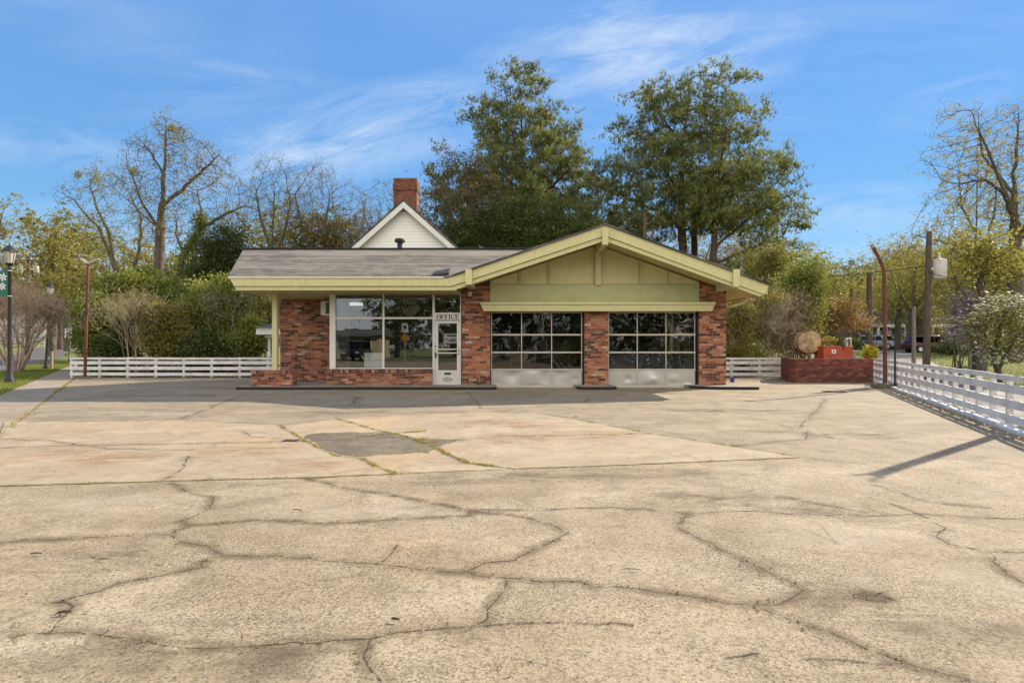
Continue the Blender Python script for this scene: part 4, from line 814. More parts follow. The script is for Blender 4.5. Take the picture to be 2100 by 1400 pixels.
# ------------------------------------------------------------------ rusty poles and lamps
x, y = G(1815,797)
Rp = empty('bent_pole', (x, y, .03), 0, 'tall rusty pole with a bent top standing in a concrete footing by the right fence', 'pole')
MB().tube([(0,0,0),(-.005,0,1.5),(-.01,0,2.9),(-.03,0,3.70),(-.10,0,3.95),(-.39,0,4.50),(-.42,0,4.55)], [.06,.058,.055,.055,.055,.055,.055], 12).build('pipe', M['rust'], Rp, smooth=True)
MB().box((-.30,-.30,-.02),(.36,.28,.15)).build('footing', M['footing'], Rp, bevel=.04)
MB().tube([(-.37,0,4.47),(-.43,0,4.57)], .066, 12).build('end_cap', M['lamp_shell'], Rp)
tag(MB().tube([(at(1835,18.3),18.3,.02),(at(1836,18.3),18.3,1.66)], .028, 8).build('thin_post', M['black']), 'short thin dark metal post just right of the rusty bent pole', 'post')
def twin_lamp(loc, hgt, label, lean=0., r=.055, hs=1.):
    E = empty('twin_head_lamp', loc, 0, label, 'lamp')
    MB().tube([(0,0,0),(lean*.5,0,hgt*.5),(lean,0,hgt)], [r*1.1,r,r*.95], 12).build('pole', M['rust'], E, smooth=True)
    for s_, l_ in ((-1,.28*hs),(1,.44*hs)):
        h_ = MB(); h_.tube([(lean,0,hgt+.0),(lean+s_*.10,0,hgt+.02),(lean+s_*l_*.6,0,hgt+.10),(lean+s_*l_,0,hgt+.17),(lean+s_*(l_+.05),0,hgt+.16)], [.05*hs,.075*hs,.075*hs,.06*hs,.02], 12)
        h_.build('lamp_head', M['lamp_shell'], E, smooth=True)
    MB().lathe([(.30,0),(.22,.05),(.08,.09)], n=12).build('base', M['footing'], E)
    return E
x, y = G(183,777); twin_lamp((x, y-.25, .02), zz(542,24), 'rusty pole with two weathered upturned lamp heads before the left fence', .13)
tl = twin_lamp((10.45,11.2,.02), 5.3, 'rusty pole with twin lamp heads standing past the long fence, known by its shadow', 0, .085, .35); tl.rotation_euler = (0,0,R(97))
def lantern_post(x, y, hgt, label, banner=False, lean=0.):
    E = empty('street_lantern', (x, y, gh(x,y)), 0, label, 'street lamp'); ph = hgt-.85
    MB().lathe([(.16,0),(.16,.12),(.11,.22),(.085,.5),(.07,.6),(.055,ph-.15),(.075,ph-.1),(.05,ph-.02),(.06,ph)], n=16).build('post', M['black'], E, smooth=True)
    MB().lathe([(.07,ph),(.12,ph+.06),(.13,ph+.09)], n=8).build('lamp_base', M['black'], E)
    MB().lathe([(.115,ph+.09),(.19,ph+.50),(.18,ph+.51)], n=8).build('lamp_glass', paint('frosted_lamp_glass', (.55,.53,.45), .3, .2), E)
    fr = MB()
    for k in range(8): a = 2*math.pi*k/8; fr.tube([(.12*math.cos(a),.12*math.sin(a),ph+.09),(.197*math.cos(a),.197*math.sin(a),ph+.51)], .008, 5)
    fr.build('lamp_frame', M['black'], E)
    MB().lathe([(.23,ph+.50),(.22,ph+.54),(.12,ph+.66),(.05,ph+.72),(.015,ph+.78),(.012,ph+.85)], n=8).build('lamp_cap', M['black'], E)
    if banner:
        zt_, zb_ = zz(556,y), zz(606,y)
        MB().tube([(0,0,zt_+.02),(-.75,0,zt_+.02)], .012, 6).build('banner_arm', M['black'], E); MB().tube([(0,0,zb_-.02),(-.75,0,zb_-.02)], .012, 6).build('banner_arm', M['black'], E)
        bn = MB().box((-.72,-.004,zb_),(-.06,.004,zt_)).build('banner', paint('green_banner', (.008,.14,.085), .6, .1), E)
        fl_ = MB()
        for (cx_, cz_, r_) in ((-.24,zt_-.22,.17),(-.27,zt_-.55,.16),(-.50,zt_-.38,.14)):
            for k in range(6):
                a = k*math.pi/3+.3; ca, sa = math.cos(a), math.sin(a)
                fl_.prism([(cx_,cz_),(cx_+r_*(.6*ca+.22*sa),cz_+r_*(.6*sa-.22*ca)),(cx_+r_*ca,cz_+r_*sa),(cx_+r_*(.6*ca-.22*sa),cz_+r_*(.6*sa+.22*ca))], -.007, -.005)
        fl_.build('banner_flowers', M['paper'], bn)
        for z in (zt_+.02, zb_-.02): MB().lathe([(.066,z-.015),(.066,z+.015)], n=12).build('clamp_ring', M['alu'], E)
    return E
x, y = G(20,786); lantern_post(x, y, zz(497,y), 'black lantern street lamp carrying a green banner with white flowers', True)
x, y = G(94,757); o = lantern_post(x, y, zz(577,y), 'black lantern street lamp without banner farther along the sidewalk')
o.rotation_euler = (0, R(3.2), 0)
x, y = G(106,757); tag(MB().box((x-.06,y-.06,0),(x+.06,y+.06,1.05)).build('marker_post', M['wood_pale']), 'short grey square marker post beside the second lantern lamp', 'post')
def octagon(r): return [(r*math.cos(R(22.5+45*k)), r*math.sin(R(22.5+45*k))) for k in range(8)]
red = paint('sign_red', (.45,.012,.02), .4, .05)
def sign_post(E, h, m='alu'): MB().box((-.025,.0,0),(.025,.03,h)).build('post', M[m], E)
d = 49.; E = empty('speed_limit_sign', (at(140.5,d), d, 0), 0, 'white rectangular speed limit 35 sign on a brown post by the street', 'sign')
sign_post(E, 2.0, 'wood_pole'); zc = zz(683,d); MB().box((-.31,-.02,zc-.39),(.31,-.005,zc+.39)).build('panel', M['paper'], E, bevel=.01)
text('lettering', 'SPEED', .17, M['black'], E, (0,-.024,zc+.27), bold=.004); text('lettering', 'LIMIT', .17, M['black'], E, (0,-.024,zc+.11), bold=.004); text('lettering', '35', .42, M['black'], E, (0,-.024,zc-.16), bold=.012)
d = 105.; x = at(80,d); E = empty('stop_sign', (x, d, gh(x,d)), 0, 'small far red stop sign seen past the street on the left', 'sign')
sign_post(E, 2.5); zc = zz(675,d)-gh(x,d); MB().prism(octagon(.42), -.01, 0).build('panel', red, E, loc=(0,0,zc)); text('lettering', 'STOP', .27, M['paper'], E, (0,-.014,zc), bold=.01)
d = 98.; x = at(90.5,d); E = empty('oval_sign', (x, d, gh(x,d)), 0, 'back of a white oval road sign right of the far stop sign', 'sign')
sign_post(E, 2.6); zc = zz(676,d)-gh(x,d); MB().prism([(.33*math.cos(2*math.pi*k/24), .48*math.sin(2*math.pi*k/24)) for k in range(24)], -.012, 0).build('panel', M['paper'], E, loc=(0,0,zc)); MB().box((-.03,-.03,zc-.45),(.03,-.014,zc+.45)).build('brace', M['black'], E)
# ------------------------------------------------------------------ utility poles and wires
def upole(px, d, top_py, r, label, mat='wood_pole', arm=0, box=False, lean=0., base=None):
    x = at(px, d); z0 = gh(x, d); h = zz(top_py, d)-z0
    E = empty('utility_pole', (x, d, z0), 0, label, 'utility pole', 'utility poles')
    MB().tube([(0,0,-.1),(lean*.5,0,h*.5),(lean,0,h)], [r*1.15,r,r*.8], 12).build('pole', M[mat], E, smooth=True)
    if arm:
        MB().box((lean-arm,-r-.1,h-.55),(lean+arm,-r,h-.43)).build('crossarm', M['wood_pole'], E)
        for k in (-1,-.45,.45,1): MB().lathe([(.03,0),(.05,.05),(.03,.1),(.05,.15),(.02,.2)], (lean+arm*k*.95,-r-.05,h-.43), 8).build('insulator', M['alu'], E)
    if box:
        for sx in ((.25,) if box == 1 else (-.6,.6)):
            tr = MB(); tr.lathe([(.225,0),(.24,.03),(.24,.68),(.21,.73),(.05,.77)], (lean+sx*1.45,-.02,h-1.78), 18); tr.build('transformer', paint('rust_streaked_grey', (.50,.49,.45), .5, .4, 1.7, (.33,.12,.05)), E, smooth=True)
            MB().lathe([(.03,0),(.05,.05),(.03,.12),(.05,.18),(.02,.25)], (lean+sx*1.45,-.02,h-1.02), 8).build('insulator', M['alu'], E)
            MB().box((lean+.05,-.05,h-1.45),(lean+sx*1.0,.0,h-1.35)).build('bracket', M['alu'], E)
        MB().tube([(lean,0,h),(lean,0,h+.35)], .03, 8).build('pin', M['alu'], E)
    return E
upole(1899, 22, 475, .115, 'tall brown utility pole with a rust streaked transformer behind the long fence', box=1, lean=.12)
upole(1783, 52, 560, .26, 'dark brown utility pole standing at the bend of the side street')
upole(1746, 75, 592, .26, 'farther brown utility pole above the orange leaved tree')
upole(1874, 33, 628, .10, 'thin pale grey pole left of the transformer pole', 'wood_pale')
upole(1992, 30, 598, .12, 'pale grey pole rising out of the purple blossom', 'wood_pale')
upole(1322, 42, 436, .16, 'brown utility pole top showing above the right slope of the station roof', arm=0)
upole(58, 62, 525, .22, 'utility pole with crossarm and two grey transformers above the left street', arm=1.25, box=2)
upole(2013, 42, 470, .14, 'pole half hidden in the yellow green trees at right', 'wood_pale') if False else None
def wire(name, a, b, sag, label, r=.018):
    a, b = Vector(a), Vector(b); pts = []
    for k in range(17):
        t = k/16; p = a.lerp(b, t); p.z -= sag*4*t*(1-t); pts.append(p)
    tag(MB().tube(pts, r, 5).build(name, M['black']), label, 'cable', 'overhead cables')
Pt = lambda px, py, d: (at(px,d), d, zz(py,d))
wire('cable', Pt(1899,545,22), Pt(1455,530,60), 1.0, 'cable sagging from the transformer pole toward the pines')
wire('cable', Pt(1899,600,22), Pt(1783,650,52), .9, 'lower cable between transformer pole and the pole at the bend', .016)
wire('cable', Pt(1783,650,52), Pt(1746,660,75), .8, 'cable between the two far brown utility poles', .02)
wire('cable', Pt(1783,655,52), Pt(1874,668,33), 1.0, 'cable from the pole at the bend to the thin pale pole', .012)
wire('cable', Pt(1874,668,33), Pt(2140,690,30), .6, 'cable from the thin pale pole running right over the lawn', .012)
wire('cable', Pt(1899,555,22), Pt(2200,520,18), .6, 'cable leaving the transformer pole to the upper right', .012)
wire('cable', Pt(58,530,62), Pt(200,585,40), .8, 'thin cable crossing the trees from the left utility pole', .014)
wire('cable', Pt(-40,520,50), Pt(58,532,62), .5, 'thin cable entering at the far left to the utility pole', .014)
# ------------------------------------------------------------------ vegetation machinery
def ell_pts(r, n, ells):
    """random points in a union of ellipsoids (cx,cy,cz,rx,ry,rz)"""
    e = np.array(ells, float); vol = e[:,3]*e[:,4]*e[:,5]; k = r.choice(len(e), n, p=vol/vol.sum())
    u = r.normal(size=(n,3)); u /= np.linalg.norm(u, axis=1)[:,None]; u *= r.random(n)[:,None]**(1/2.6)
    return e[k,:3]+u*e[k,3:]
def clumped(r, n, ells, nb, rx, rz):
    c = ell_pts(r, nb, ells); k = r.integers(0, nb, n); s = r.uniform(.5, 1.3, nb)[k][:,None]; return c[k]+r.normal(0, 1, (n,3))*np.array([rx,rx,rz])*s, c
def colonize(seed, attr, trunks, step, dk, di=6., up=.1, wig=.18, maxit=170):
    r = np.random.default_rng(seed); P_ = []; par = []
    for tr in trunks:                                   # each trunk: polyline; later ones may start on earlier nodes
        tr = [np.array(p, float) for p in tr]
        if P_:
            A = np.array(P_); j = int(np.argmin(np.linalg.norm(A-tr[0], axis=1)))
        else: P_.append(tr[0]); par.append(-1); j = 0
        for a, b in zip(tr, tr[1:]):
            L = np.linalg.norm(b-a); n = max(1, int(L/step))
            for k in range(1, n+1): P_.append(a+(b-a)*k/n+r.normal(0, step*.07, 3)); par.append(j); j = len(P_)-1
    P_ = [np.array(p) for p in P_]; X = np.array(P_); A = attr
    nd = np.full(len(A), 1e9); ni = np.zeros(len(A), int)
    for i0 in range(0, len(X), 64):
        D = np.linalg.norm(A[:,None]-X[None,i0:i0+64], axis=2); m = D.min(1); a = D.argmin(1)+i0; s = m < nd; nd[s] = m[s]; ni[s] = a[s]
    nodes = X; parents = list(par); alive = np.ones(len(A), bool)
    for it in range(maxit):
        act = alive & (nd < di)
        if not act.any():
            if alive.any() and it < 3: act = alive
            else: break
        idx = ni[act]; dv = A[act]-nodes[idx]; dv /= np.linalg.norm(dv, axis=1)[:,None]+1e-9
        S_ = np.zeros((len(nodes),3)); np.add.at(S_, idx, dv); u = np.unique(idx); d = S_[u]; d /= np.linalg.norm(d, axis=1)[:,None]+1e-9
        pa = np.array(parents)[u]; pd = np.where((pa >= 0)[:,None], nodes[u]-nodes[np.maximum(pa,0)], d); pd /= np.linalg.norm(pd, axis=1)[:,None]+1e-9
        d = d+.35*pd+np.array([0,0,up])+r.normal(0, wig, d.shape); d /= np.linalg.norm(d, axis=1)[:,None]
        new = nodes[u]+d*step
        b = len(nodes); nodes = np.concatenate([nodes, new]); parents += list(u)
        for i0 in range(0, len(new), 128):
            D = np.linalg.norm(A[alive][:,None]-new[None,i0:i0+128], axis=2); m = D.min(1); a = D.argmin(1)+b+i0
            w_ = np.where(alive)[0]; s = m < nd[w_]; nd[w_[s]] = m[s]; ni[w_[s]] = a[s]
        alive &= nd > dk
        if len(nodes) > 30000: break
    return nodes, np.array(parents)
def radii(par, rb, rt):
    n = len(par); cnt = np.zeros(n); ch = np.zeros(n, int)
    for i in range(n):
        if par[i] >= 0: ch[par[i]] += 1
    cnt[ch == 0] = 1
    for i in range(n-1, 0, -1):
        if par[i] >= 0: cnt[par[i]] += cnt[i]
    p = math.log(max(2, cnt[0]))/math.log(rb/rt); return rt*cnt**(1/p), ch == 0, cnt
def tubes(X, par, rad, n=5, extra=None):
    i = np.where(par >= 0)[0]; a, b = X[par[i]], X[i]; ra, rb = rad[par[i]], rad[i]
    ra = np.minimum(ra, rb*1.6)
    if extra is not None: a = np.concatenate([a, extra[0]]); b = np.concatenate([b, extra[1]]); ra = np.concatenate([ra, extra[2]]); rb = np.concatenate([rb, extra[3]])
    return frusta(a, b, ra, rb, n)
def frusta(a, b, ra, rb, n):
    d = b-a; d /= np.linalg.norm(d, axis=1)[:,None]+1e-9; a = a-d*ra[:,None]*.35; b = b+d*rb[:,None]*.35
    ref = np.where(np.abs(d[:,2:3]) < .9, np.array([[0,0,1.]]), np.array([[1.,0,0]])); u = np.cross(d, ref); u /= np.linalg.norm(u, axis=1)[:,None]+1e-9; v = np.cross(d, u)
    t = np.arange(n)*2*np.pi/n; ring = u[:,None]*np.cos(t)[None,:,None]+v[:,None]*np.sin(t)[None,:,None]
    V = np.concatenate([a[:,None]+ring*ra[:,None,None], b[:,None]+ring*rb[:,None,None]], 1).reshape(-1,3)
    base = (np.arange(len(a))*2*n)[:,None]; k = np.arange(n); k2 = (k+1)%n
    Fc = np.stack([base+k, base+k2, base+n+k2, base+n+k], -1).reshape(-1,4); return V, Fc
def rdir(r, n, z=0.):
    u = r.normal(size=(n,3)); u[:,2] += z; return u/np.linalg.norm(u, axis=1)[:,None]
def twigs(r, X, k, L, r0):
    n = len(X)*k; a = np.repeat(X, k, 0); d = rdir(r, n, .35); l = L*r.uniform(.4, 1.2, n)[:,None]; m = a+d*l*.5; d2 = d+r.normal(0,.35,(n,3)); b = m+d2*l*.5
    A = np.concatenate([a, m]); B = np.concatenate([m, b]); return A, B, np.concatenate([np.full(n, r0), np.full(n, r0*.7)]), np.concatenate([np.full(n, r0*.7), np.full(n, r0*.35)]), b
def leaves(r, C_, size, aspect=.55, droop=0.):
    """diamond leaf faces"""
    n = len(C_); d = rdir(r, n, -droop); w_ = np.cross(d, rdir(r, n)); w_ /= np.linalg.norm(w_, axis=1)[:,None]+1e-9; s = size*r.uniform(.55, 1.3, n)[:,None]
    V = np.stack([C_, C_+d*s*.5+w_*s*aspect*.5, C_+d*s, C_+d*s*.5-w_*s*aspect*.5], 1).reshape(-1,3); return V, np.arange(4*n).reshape(-1,4), r.random(n)
def tufts(r, C_, D_, nb, L, wd, spread=.75):
    n = len(C_)*nb; c = np.repeat(C_, nb, 0); d = np.repeat(D_, nb, 0)+rdir(r, n)*spread; d /= np.linalg.norm(d, axis=1)[:,None]; w_ = np.cross(d, rdir(r, n)); w_ /= np.linalg.norm(w_, axis=1)[:,None]+1e-9
    l = L*r.uniform(.6, 1.15, n)[:,None]; V = np.stack([c-w_*wd*.5, c+w_*wd*.5, c+d*l+w_*wd*.15, c+d*l-w_*wd*.15], 1).reshape(-1,3); return V, np.arange(4*n).reshape(-1,4), np.repeat(r.random(len(C_)), nb)*.7+.3*r.random(n)
def tree(name, px, d, crown, trunks, label, cat='tree', group=None, seed=1, rb=.3, rt=.0095, na=900, step=.5, dk=.9, di=7., bark='bark', leaf='leaf_yg', nleaf=2, lsize=.14, ldens=1., twig=(2,.7), needles=0, up=.1, inner=0, moss=0, wig=.18, extra=None, depth=.8, spread=.28, boughs=None, upn=.5):
    """crown: list of (px, py, rx_px, ry_px[, dd]) seen in the photo, placed at distance d, round in depth"""
    r = np.random.default_rng(seed); x0 = at(px, d); z0 = gh(x0, d); s = d/F
    E = empty(name, (x0, d, z0), 0, label, cat, group)
    ells = []
    for c in crown:
        dd = c[4] if len(c) > 4 else 0; ells.append((at(c[0], d)-x0, dd, zz(c[1], d)-z0, c[2]*s, c[2]*s*depth, c[3]*s))
    if boughs is None and inner: boughs = (70, .022*d, .011*d)
    A = clumped(r, na, ells, *boughs)[0] if boughs else ell_pts(r, na, ells)
    trs = []
    for tr in trunks: trs.append([(at(p[0], d)-x0, (p[2] if len(p) > 2 else 0), (zz(p[1], d)-z0 if p[1] is not None else -.1)) for p in tr])
    X, par = colonize(seed, A, trs, step, dk, di, up, wig)
    rad, tip, cnt = radii(par, rb, rt); small = cnt <= 3
    src = X[small]; k, L = twig
    ta, tb_, tra, trb, ends = twigs(r, src, k, L, rt*.9)
    V, Fc = tubes(X, par, rad, 6, (ta, tb_, tra, trb) if k else None)
    mesh_np('trunk', V, Fc, M[bark], E, smooth=True)
    if needles:
        c = np.concatenate([src, ends]); dd_ = rdir(r, len(c), 1.6)
        if needles > 1: c = np.repeat(c, needles-1, 0)+r.normal(0, 1, (len(c)*(needles-1),3))*np.array([.2,.2,.08]); dd_ = rdir(r, len(c), 1.6)
        V, Fc, t = tufts(r, c, dd_, 8, lsize*1.9, lsize*.17, .5); mesh_np('crown', V, Fc, M[leaf], E, tint=t)
    elif nleaf:
        n = int(len(ends)*nleaf*2.4); pick = r.integers(0, len(ends), n)
        clump = (np.sin(ends[pick]@np.array([.9,1.3,.7])*1.1+seed) > -.75+.3*r.random(n)); pick = pick[clump]
        c = ends[pick]+r.normal(0, spread, (len(pick),3))*np.array([1,1,.7])*L*.6
        V, Fc, t = leaves(r, c, lsize); mesh_np('crown', V, Fc, M[leaf], E, tint=t)
    if inner:
        c = clumped(np.random.default_rng(seed), inner, ells, *boughs)[0]+r.normal(0,.1,(inner,3)) if boughs else ell_pts(r, inner, ells); V, Fc, t = leaves(r, c, lsize*1.25); mesh_np('inner_crown', V, Fc, M[leaf], E, tint=t)
    if extra: extra(E, X, rad, r)
    return E
def bush(name, px, d, crown, label, cat='shrub', group=None, seed=1, leaf='leaf_mid', n=9000, lsize=.11, stems=14, bark='bark', stemr=.03, twigk=0, depth=.8, lump=.45, zbase=None, twigL=.9):
    """leafy mass: clumps of leaves around many small centres inside the outline, plus stems"""
    r = np.random.default_rng(seed); x0 = at(px, d); z0 = gh(x0, d); s = d/F; E = empty(name, (x0, d, z0), 0, label, cat, group)
    ells = [(at(c[0], d)-x0, (c[4] if len(c) > 4 else 0), zz(c[1], d)-z0, c[2]*s, c[2]*s*depth, c[3]*s) for c in crown]
    nc = max(30, n//95); cc = ell_pts(r, nc, ells); cc[:,2] = np.maximum(cc[:,2], .12)
    k = r.integers(0, nc, n); c = cc[k]+r.normal(0, 1, (n,3))*np.array([lump,lump,lump*.6])*r.uniform(.5, 1.2, nc)[k][:,None]; c[:,2] = np.abs(c[:,2])
    if n:
        V, Fc, t = leaves(r, c, lsize); t = t*.5+.5*r.random(nc)[k]; mesh_np('foliage', V, Fc, M[leaf], E, tint=t)
    st = []; 
    for i in range(stems):
        e = cc[r.integers(0, nc)]; b0 = np.array([e[0]*.25+r.normal(0,.15), e[1]*.25, -.05]); st.append((b0, e))
    a = []; b = []; ra = []; rb_ = []
    for b0, e in st:
        p = b0; m = 5
        for j in range(1, m+1):
            q = b0+(e-b0)*j/m+r.normal(0,.06,3)+np.array([0,0,.12*math.sin(j/m*3.1)]); a.append(p); b.append(q); ra.append(stemr*(1-.8*(j-1)/m)); rb_.append(stemr*(1-.8*j/m)); p = q
    a, b, ra, rb_ = map(np.array, (a, b, ra, rb_))
    if twigk:
        ta, tb_, tra, trb, _ = twigs(r, cc, twigk, twigL, .009); a = np.concatenate([a, ta]); b = np.concatenate([b, tb_]); ra = np.concatenate([ra, tra]); rb_ = np.concatenate([rb_, trb])
    V, Fc = frusta(a, b, ra, rb_, 5); mesh_np('stem', V, Fc, M[bark], E, smooth=True)
    return E
def ball_clump(E, r, c, rad_, n, leaf, size, name='mistletoe'):
    u = r.normal(size=(n,3)); u *= (rad_/np.linalg.norm(u, axis=1)*r.random(n)**.4)[:,None]; V, Fc, t = leaves(r, np.array(c)+u, size); mesh_np(name, V, Fc, M[leaf], E, tint=t)
def ivy(pts, n, spread, leaf='leaf_mid', size=.13):
    def f(E, X, rad, r):
        b = E.location; P_ = np.array([(at(p[0], b.y)-b.x, -.05, zz(p[1], b.y)-b.z) for p in pts]); k = r.integers(0, len(P_)-1, n); t = r.random(n)[:,None]
        c = P_[k]*(1-t)+P_[k+1]*t+r.normal(0, spread, (n,3)); V, Fc, tt = leaves(r, c, size); mesh_np('ivy', V, Fc, M[leaf], E, tint=tt)
    return f

# ------------------------------------------------------------------ the trees, left to right
tree('deciduous_tree', -10, 55, [(10,440,55,50),(0,520,70,60),(30,600,50,50)], [[(-30,None),(-20,600),(-8,520),(2,450)],[(-8,520),(30,560,-1),(60,530,-1)]],
     'yellow green leafed tree cut off at the far left edge', seed=11, na=700, leaf='leaf_yg', nleaf=6, lsize=.19, rb=.35)
tree('deciduous_tree', 110, 70, [(110,470,55,45),(150,520,60,50),(90,560,60,50),(140,600,80,40)], [[(105,None),(107,600),(110,500),(112,450)]],
     'dense dark and yellow green tree behind the far left lantern', seed=12, na=900, leaf='leaf_yg', nleaf=12, lsize=.26, rb=.4, step=.7, dk=1.0, inner=7000, bark='bark')
def misl(spots):
    def f(E, X, rad, r):
        b = E.location
        for (px, py, rr) in spots: ball_clump(E, r, (at(px, b.y)-b.x, .1, zz(py, b.y)-b.z), rr, 260, 'leaf_olive', .11)
    return f
tree('deciduous_tree', 262, 46, [(160,400,50,35),(205,375,60,40),(250,400,60,50),(130,420,30,30),(210,470,70,50),(270,480,60,50)], [[(285,None),(262,600),(232,540),(205,470),(150,410),(110,385)],[(232,540),(225,480),(200,430),(185,385)],[(262,600),(285,520),(290,450),(270,400)]],
     'sparse mossy tree leaning left with dark mistletoe balls in its branches', seed=13, na=1500, leaf='leaf_pale', nleaf=5, lsize=.11, rb=.3, dk=.75, step=.42, bark='bark_moss', extra=misl([(195,356,.55),(198,372,.5),(158,357,.35),(270,350,.35)]))
tree('deciduous_tree', 328, 40, [(345,275,45,40),(300,310,55,40),(395,320,60,45),(340,380,70,60),(430,350,60,45),(270,370,40,40),(330,450,60,60)],
     [[(328,None),(329,640),(327,560),(328,470),(333,420),(336,360),(340,300),(340,248)],[(328,470),(300,420,-.5),(285,370,-.6),(262,345)],[(333,420),(365,385,.5),(400,350,.6),(440,318,.4)],[(329,470),(285,440,.6),(245,400,.5),(215,370)],[(336,360),(318,320,-.4),(285,285)]],
     'tall elm like tree with bare spreading branches, tallest left of the station', seed=14, na=4200, leaf='leaf_pale', nleaf=2.6, lsize=.11, rb=.30, dk=.5, step=.33, bark='bark', extra=misl([(367,273,.5),(352,262,.3)]), di=5)
tree('ivy_covered_tree', 385, 37, [(470,400,45,50),(440,440,60,45),(400,440,50,50),(370,470,40,40),(490,460,50,40)],
     [[(388,None),(378,640),(365,585),(378,520),(410,470),(450,445),(490,425)],[(378,520),(360,480),(362,430)],[(378,640),(345,600),(330,575)],[(410,470),(412,430),(405,390)]],
     'bent tree with ivy climbing its trunk beside the elm', seed=15, na=1500, leaf='leaf_pale', nleaf=2.6, lsize=.11, rb=.24, dk=.6, step=.36, bark='bark', extra=ivy([(388,720),(378,640),(368,585),(380,520),(412,465),(413,440)], 5200, .22))
for k, (px, top, cr) in enumerate([(430,430,[(430,490,40,50)]),(475,440,[(470,500,40,60)]),(560,315,[(560,370,50,55),(580,430,60,60),(520,420,45,50)]),(640,330,[(650,375,45,45),(630,430,55,60)]),(715,375,[(715,420,45,50),(740,460,50,45)]),(775,360,[(785,420,35,55),(790,470,40,40)])]):
    tree('bare_tree', px, 50+k*2.3, cr+[(px,top+28,22,22)], [[(px,None),(px+3,620),(px-4,520),(px+2,(top+520)//2)],[(px-4,520),(px-25,450),(px-35,400)],[(px+2,530),(px+28,460),(px+36,410)]],
     ['slender bare grey tree just right of the ivy covered tree','thin bare tree above the dark ivy mass','tallest bare tree of the row left of the white gable','bare tree with yellow green buds left of the white gable','low bare tree touching the white house roofline','bare tree standing left of the brick chimney'][k], group='bare trees behind the station', seed=20+k,
     na=1700, leaf='leaf_pale', nleaf=[.5,.5,1.1,1.8,.6,.3][k], lsize=.11, rb=.22, dk=.55, step=.36, bark='twig_grey' if k in (0,1,4) else 'bark', twig=(3,.9), di=5)
for k, (px, cr, lf, nn) in enumerate([(250,[(250,560,90,55),(180,600,70,50),(320,560,60,50)],'leaf_yg',11),(560,[(540,470,50,35),(600,480,60,45),(660,470,50,35),(570,530,80,40)],'leaf_yg',8),(700,[(690,470,40,35),(720,490,50,35),(660,500,50,30)],'leaf_bronze',9),(400,[(420,560,70,40)],'leaf_olive',8),(640,[(600,560,110,50)],'leaf_olive',8)]):
    tree('leafy_tree', px, 58+k*2, cr, [[(px,None),(px,620),(px+4,560),(px,500)]], ['yellow green leafy tree mass behind the rusty twin lamp pole','yellow green tree under the bare trees left of the house','bronze leaved tree against the white house roof','olive tree behind the ivy covered trunk','olive green tree low behind the station roof'][k], group='leafy trees behind the shrubs', seed=40+k,
     na=900, leaf=lf, nleaf=nn, lsize=.21, rb=.25, step=.6, dk=.9, inner=5000)
# dark ivy mass
bush('ivy_mass', 450, 36.5, [(450,500,48,40),(440,545,62,45),(480,530,40,45),(430,600,60,60),(400,660,60,70)], 'dark rounded mass of vines and evergreen leaves left of the roof', cat='vines', seed=51, leaf='leaf_dark', n=34000, lsize=.14, lump=.4, twigk=2, depth=.6)
# shrubs behind left fence
sh = [(192,27.5,[(196,690,34,55),(195,640,32,40)],'leaf_mid','large glossy green shrub behind the rusty twin lamp pole',22000),
      (240,29,[(240,600,45,35),(225,640,50,45),(265,590,45,35)],'leaf_mid','bright green tall shrub above the fence left part',20000),
      (310,30,[(310,600,60,40),(330,640,50,40),(300,580,40,30)],'leaf_mid','bright green bushy shrub beneath the elm tree',22000),
      (350,27,[(350,700,42,40),(335,660,35,45)],'leaf_yg','yellow green shrub in the middle of the fence bank',17000),
      (410,29,[(400,650,50,60),(430,620,45,45)],'leaf_mid','olive shrub tangled with bare vines behind the fence',14000),
      (470,28,[(470,650,45,55),(455,600,40,35),(500,600,40,40)],'leaf_mid','olive green vine tangled shrub near the station eave',15000),
      (495,27.5,[(490,710,32,30),(515,690,18,40)],'leaf_mid','dense green shrub beside the white porch columns',14000),
      (535,33,[(530,640,40,45),(560,610,30,30)],'leaf_olive','olive shrub behind the green porch post',9000),
      (265,27,[(235,725,35,35)],'leaf_dark','dark low shrub behind the left fence boards',16000),
      (430,27,[(420,720,60,35)],'leaf_dark','dark low shrub right of the tan stemmed bush behind the fence',14000)]
for k, (px, d, cr, lf, lab, n) in enumerate(sh):
    bush('shrub', px, d, cr, lab, group='shrubs behind the left fence', seed=60+k, leaf=lf, n=int(n*.9), lsize=.135, twigk=2 if lf == 'leaf_olive' else 0, bark='twig_grey' if lf == 'leaf_olive' else 'bark', lump=.3, depth=.7)
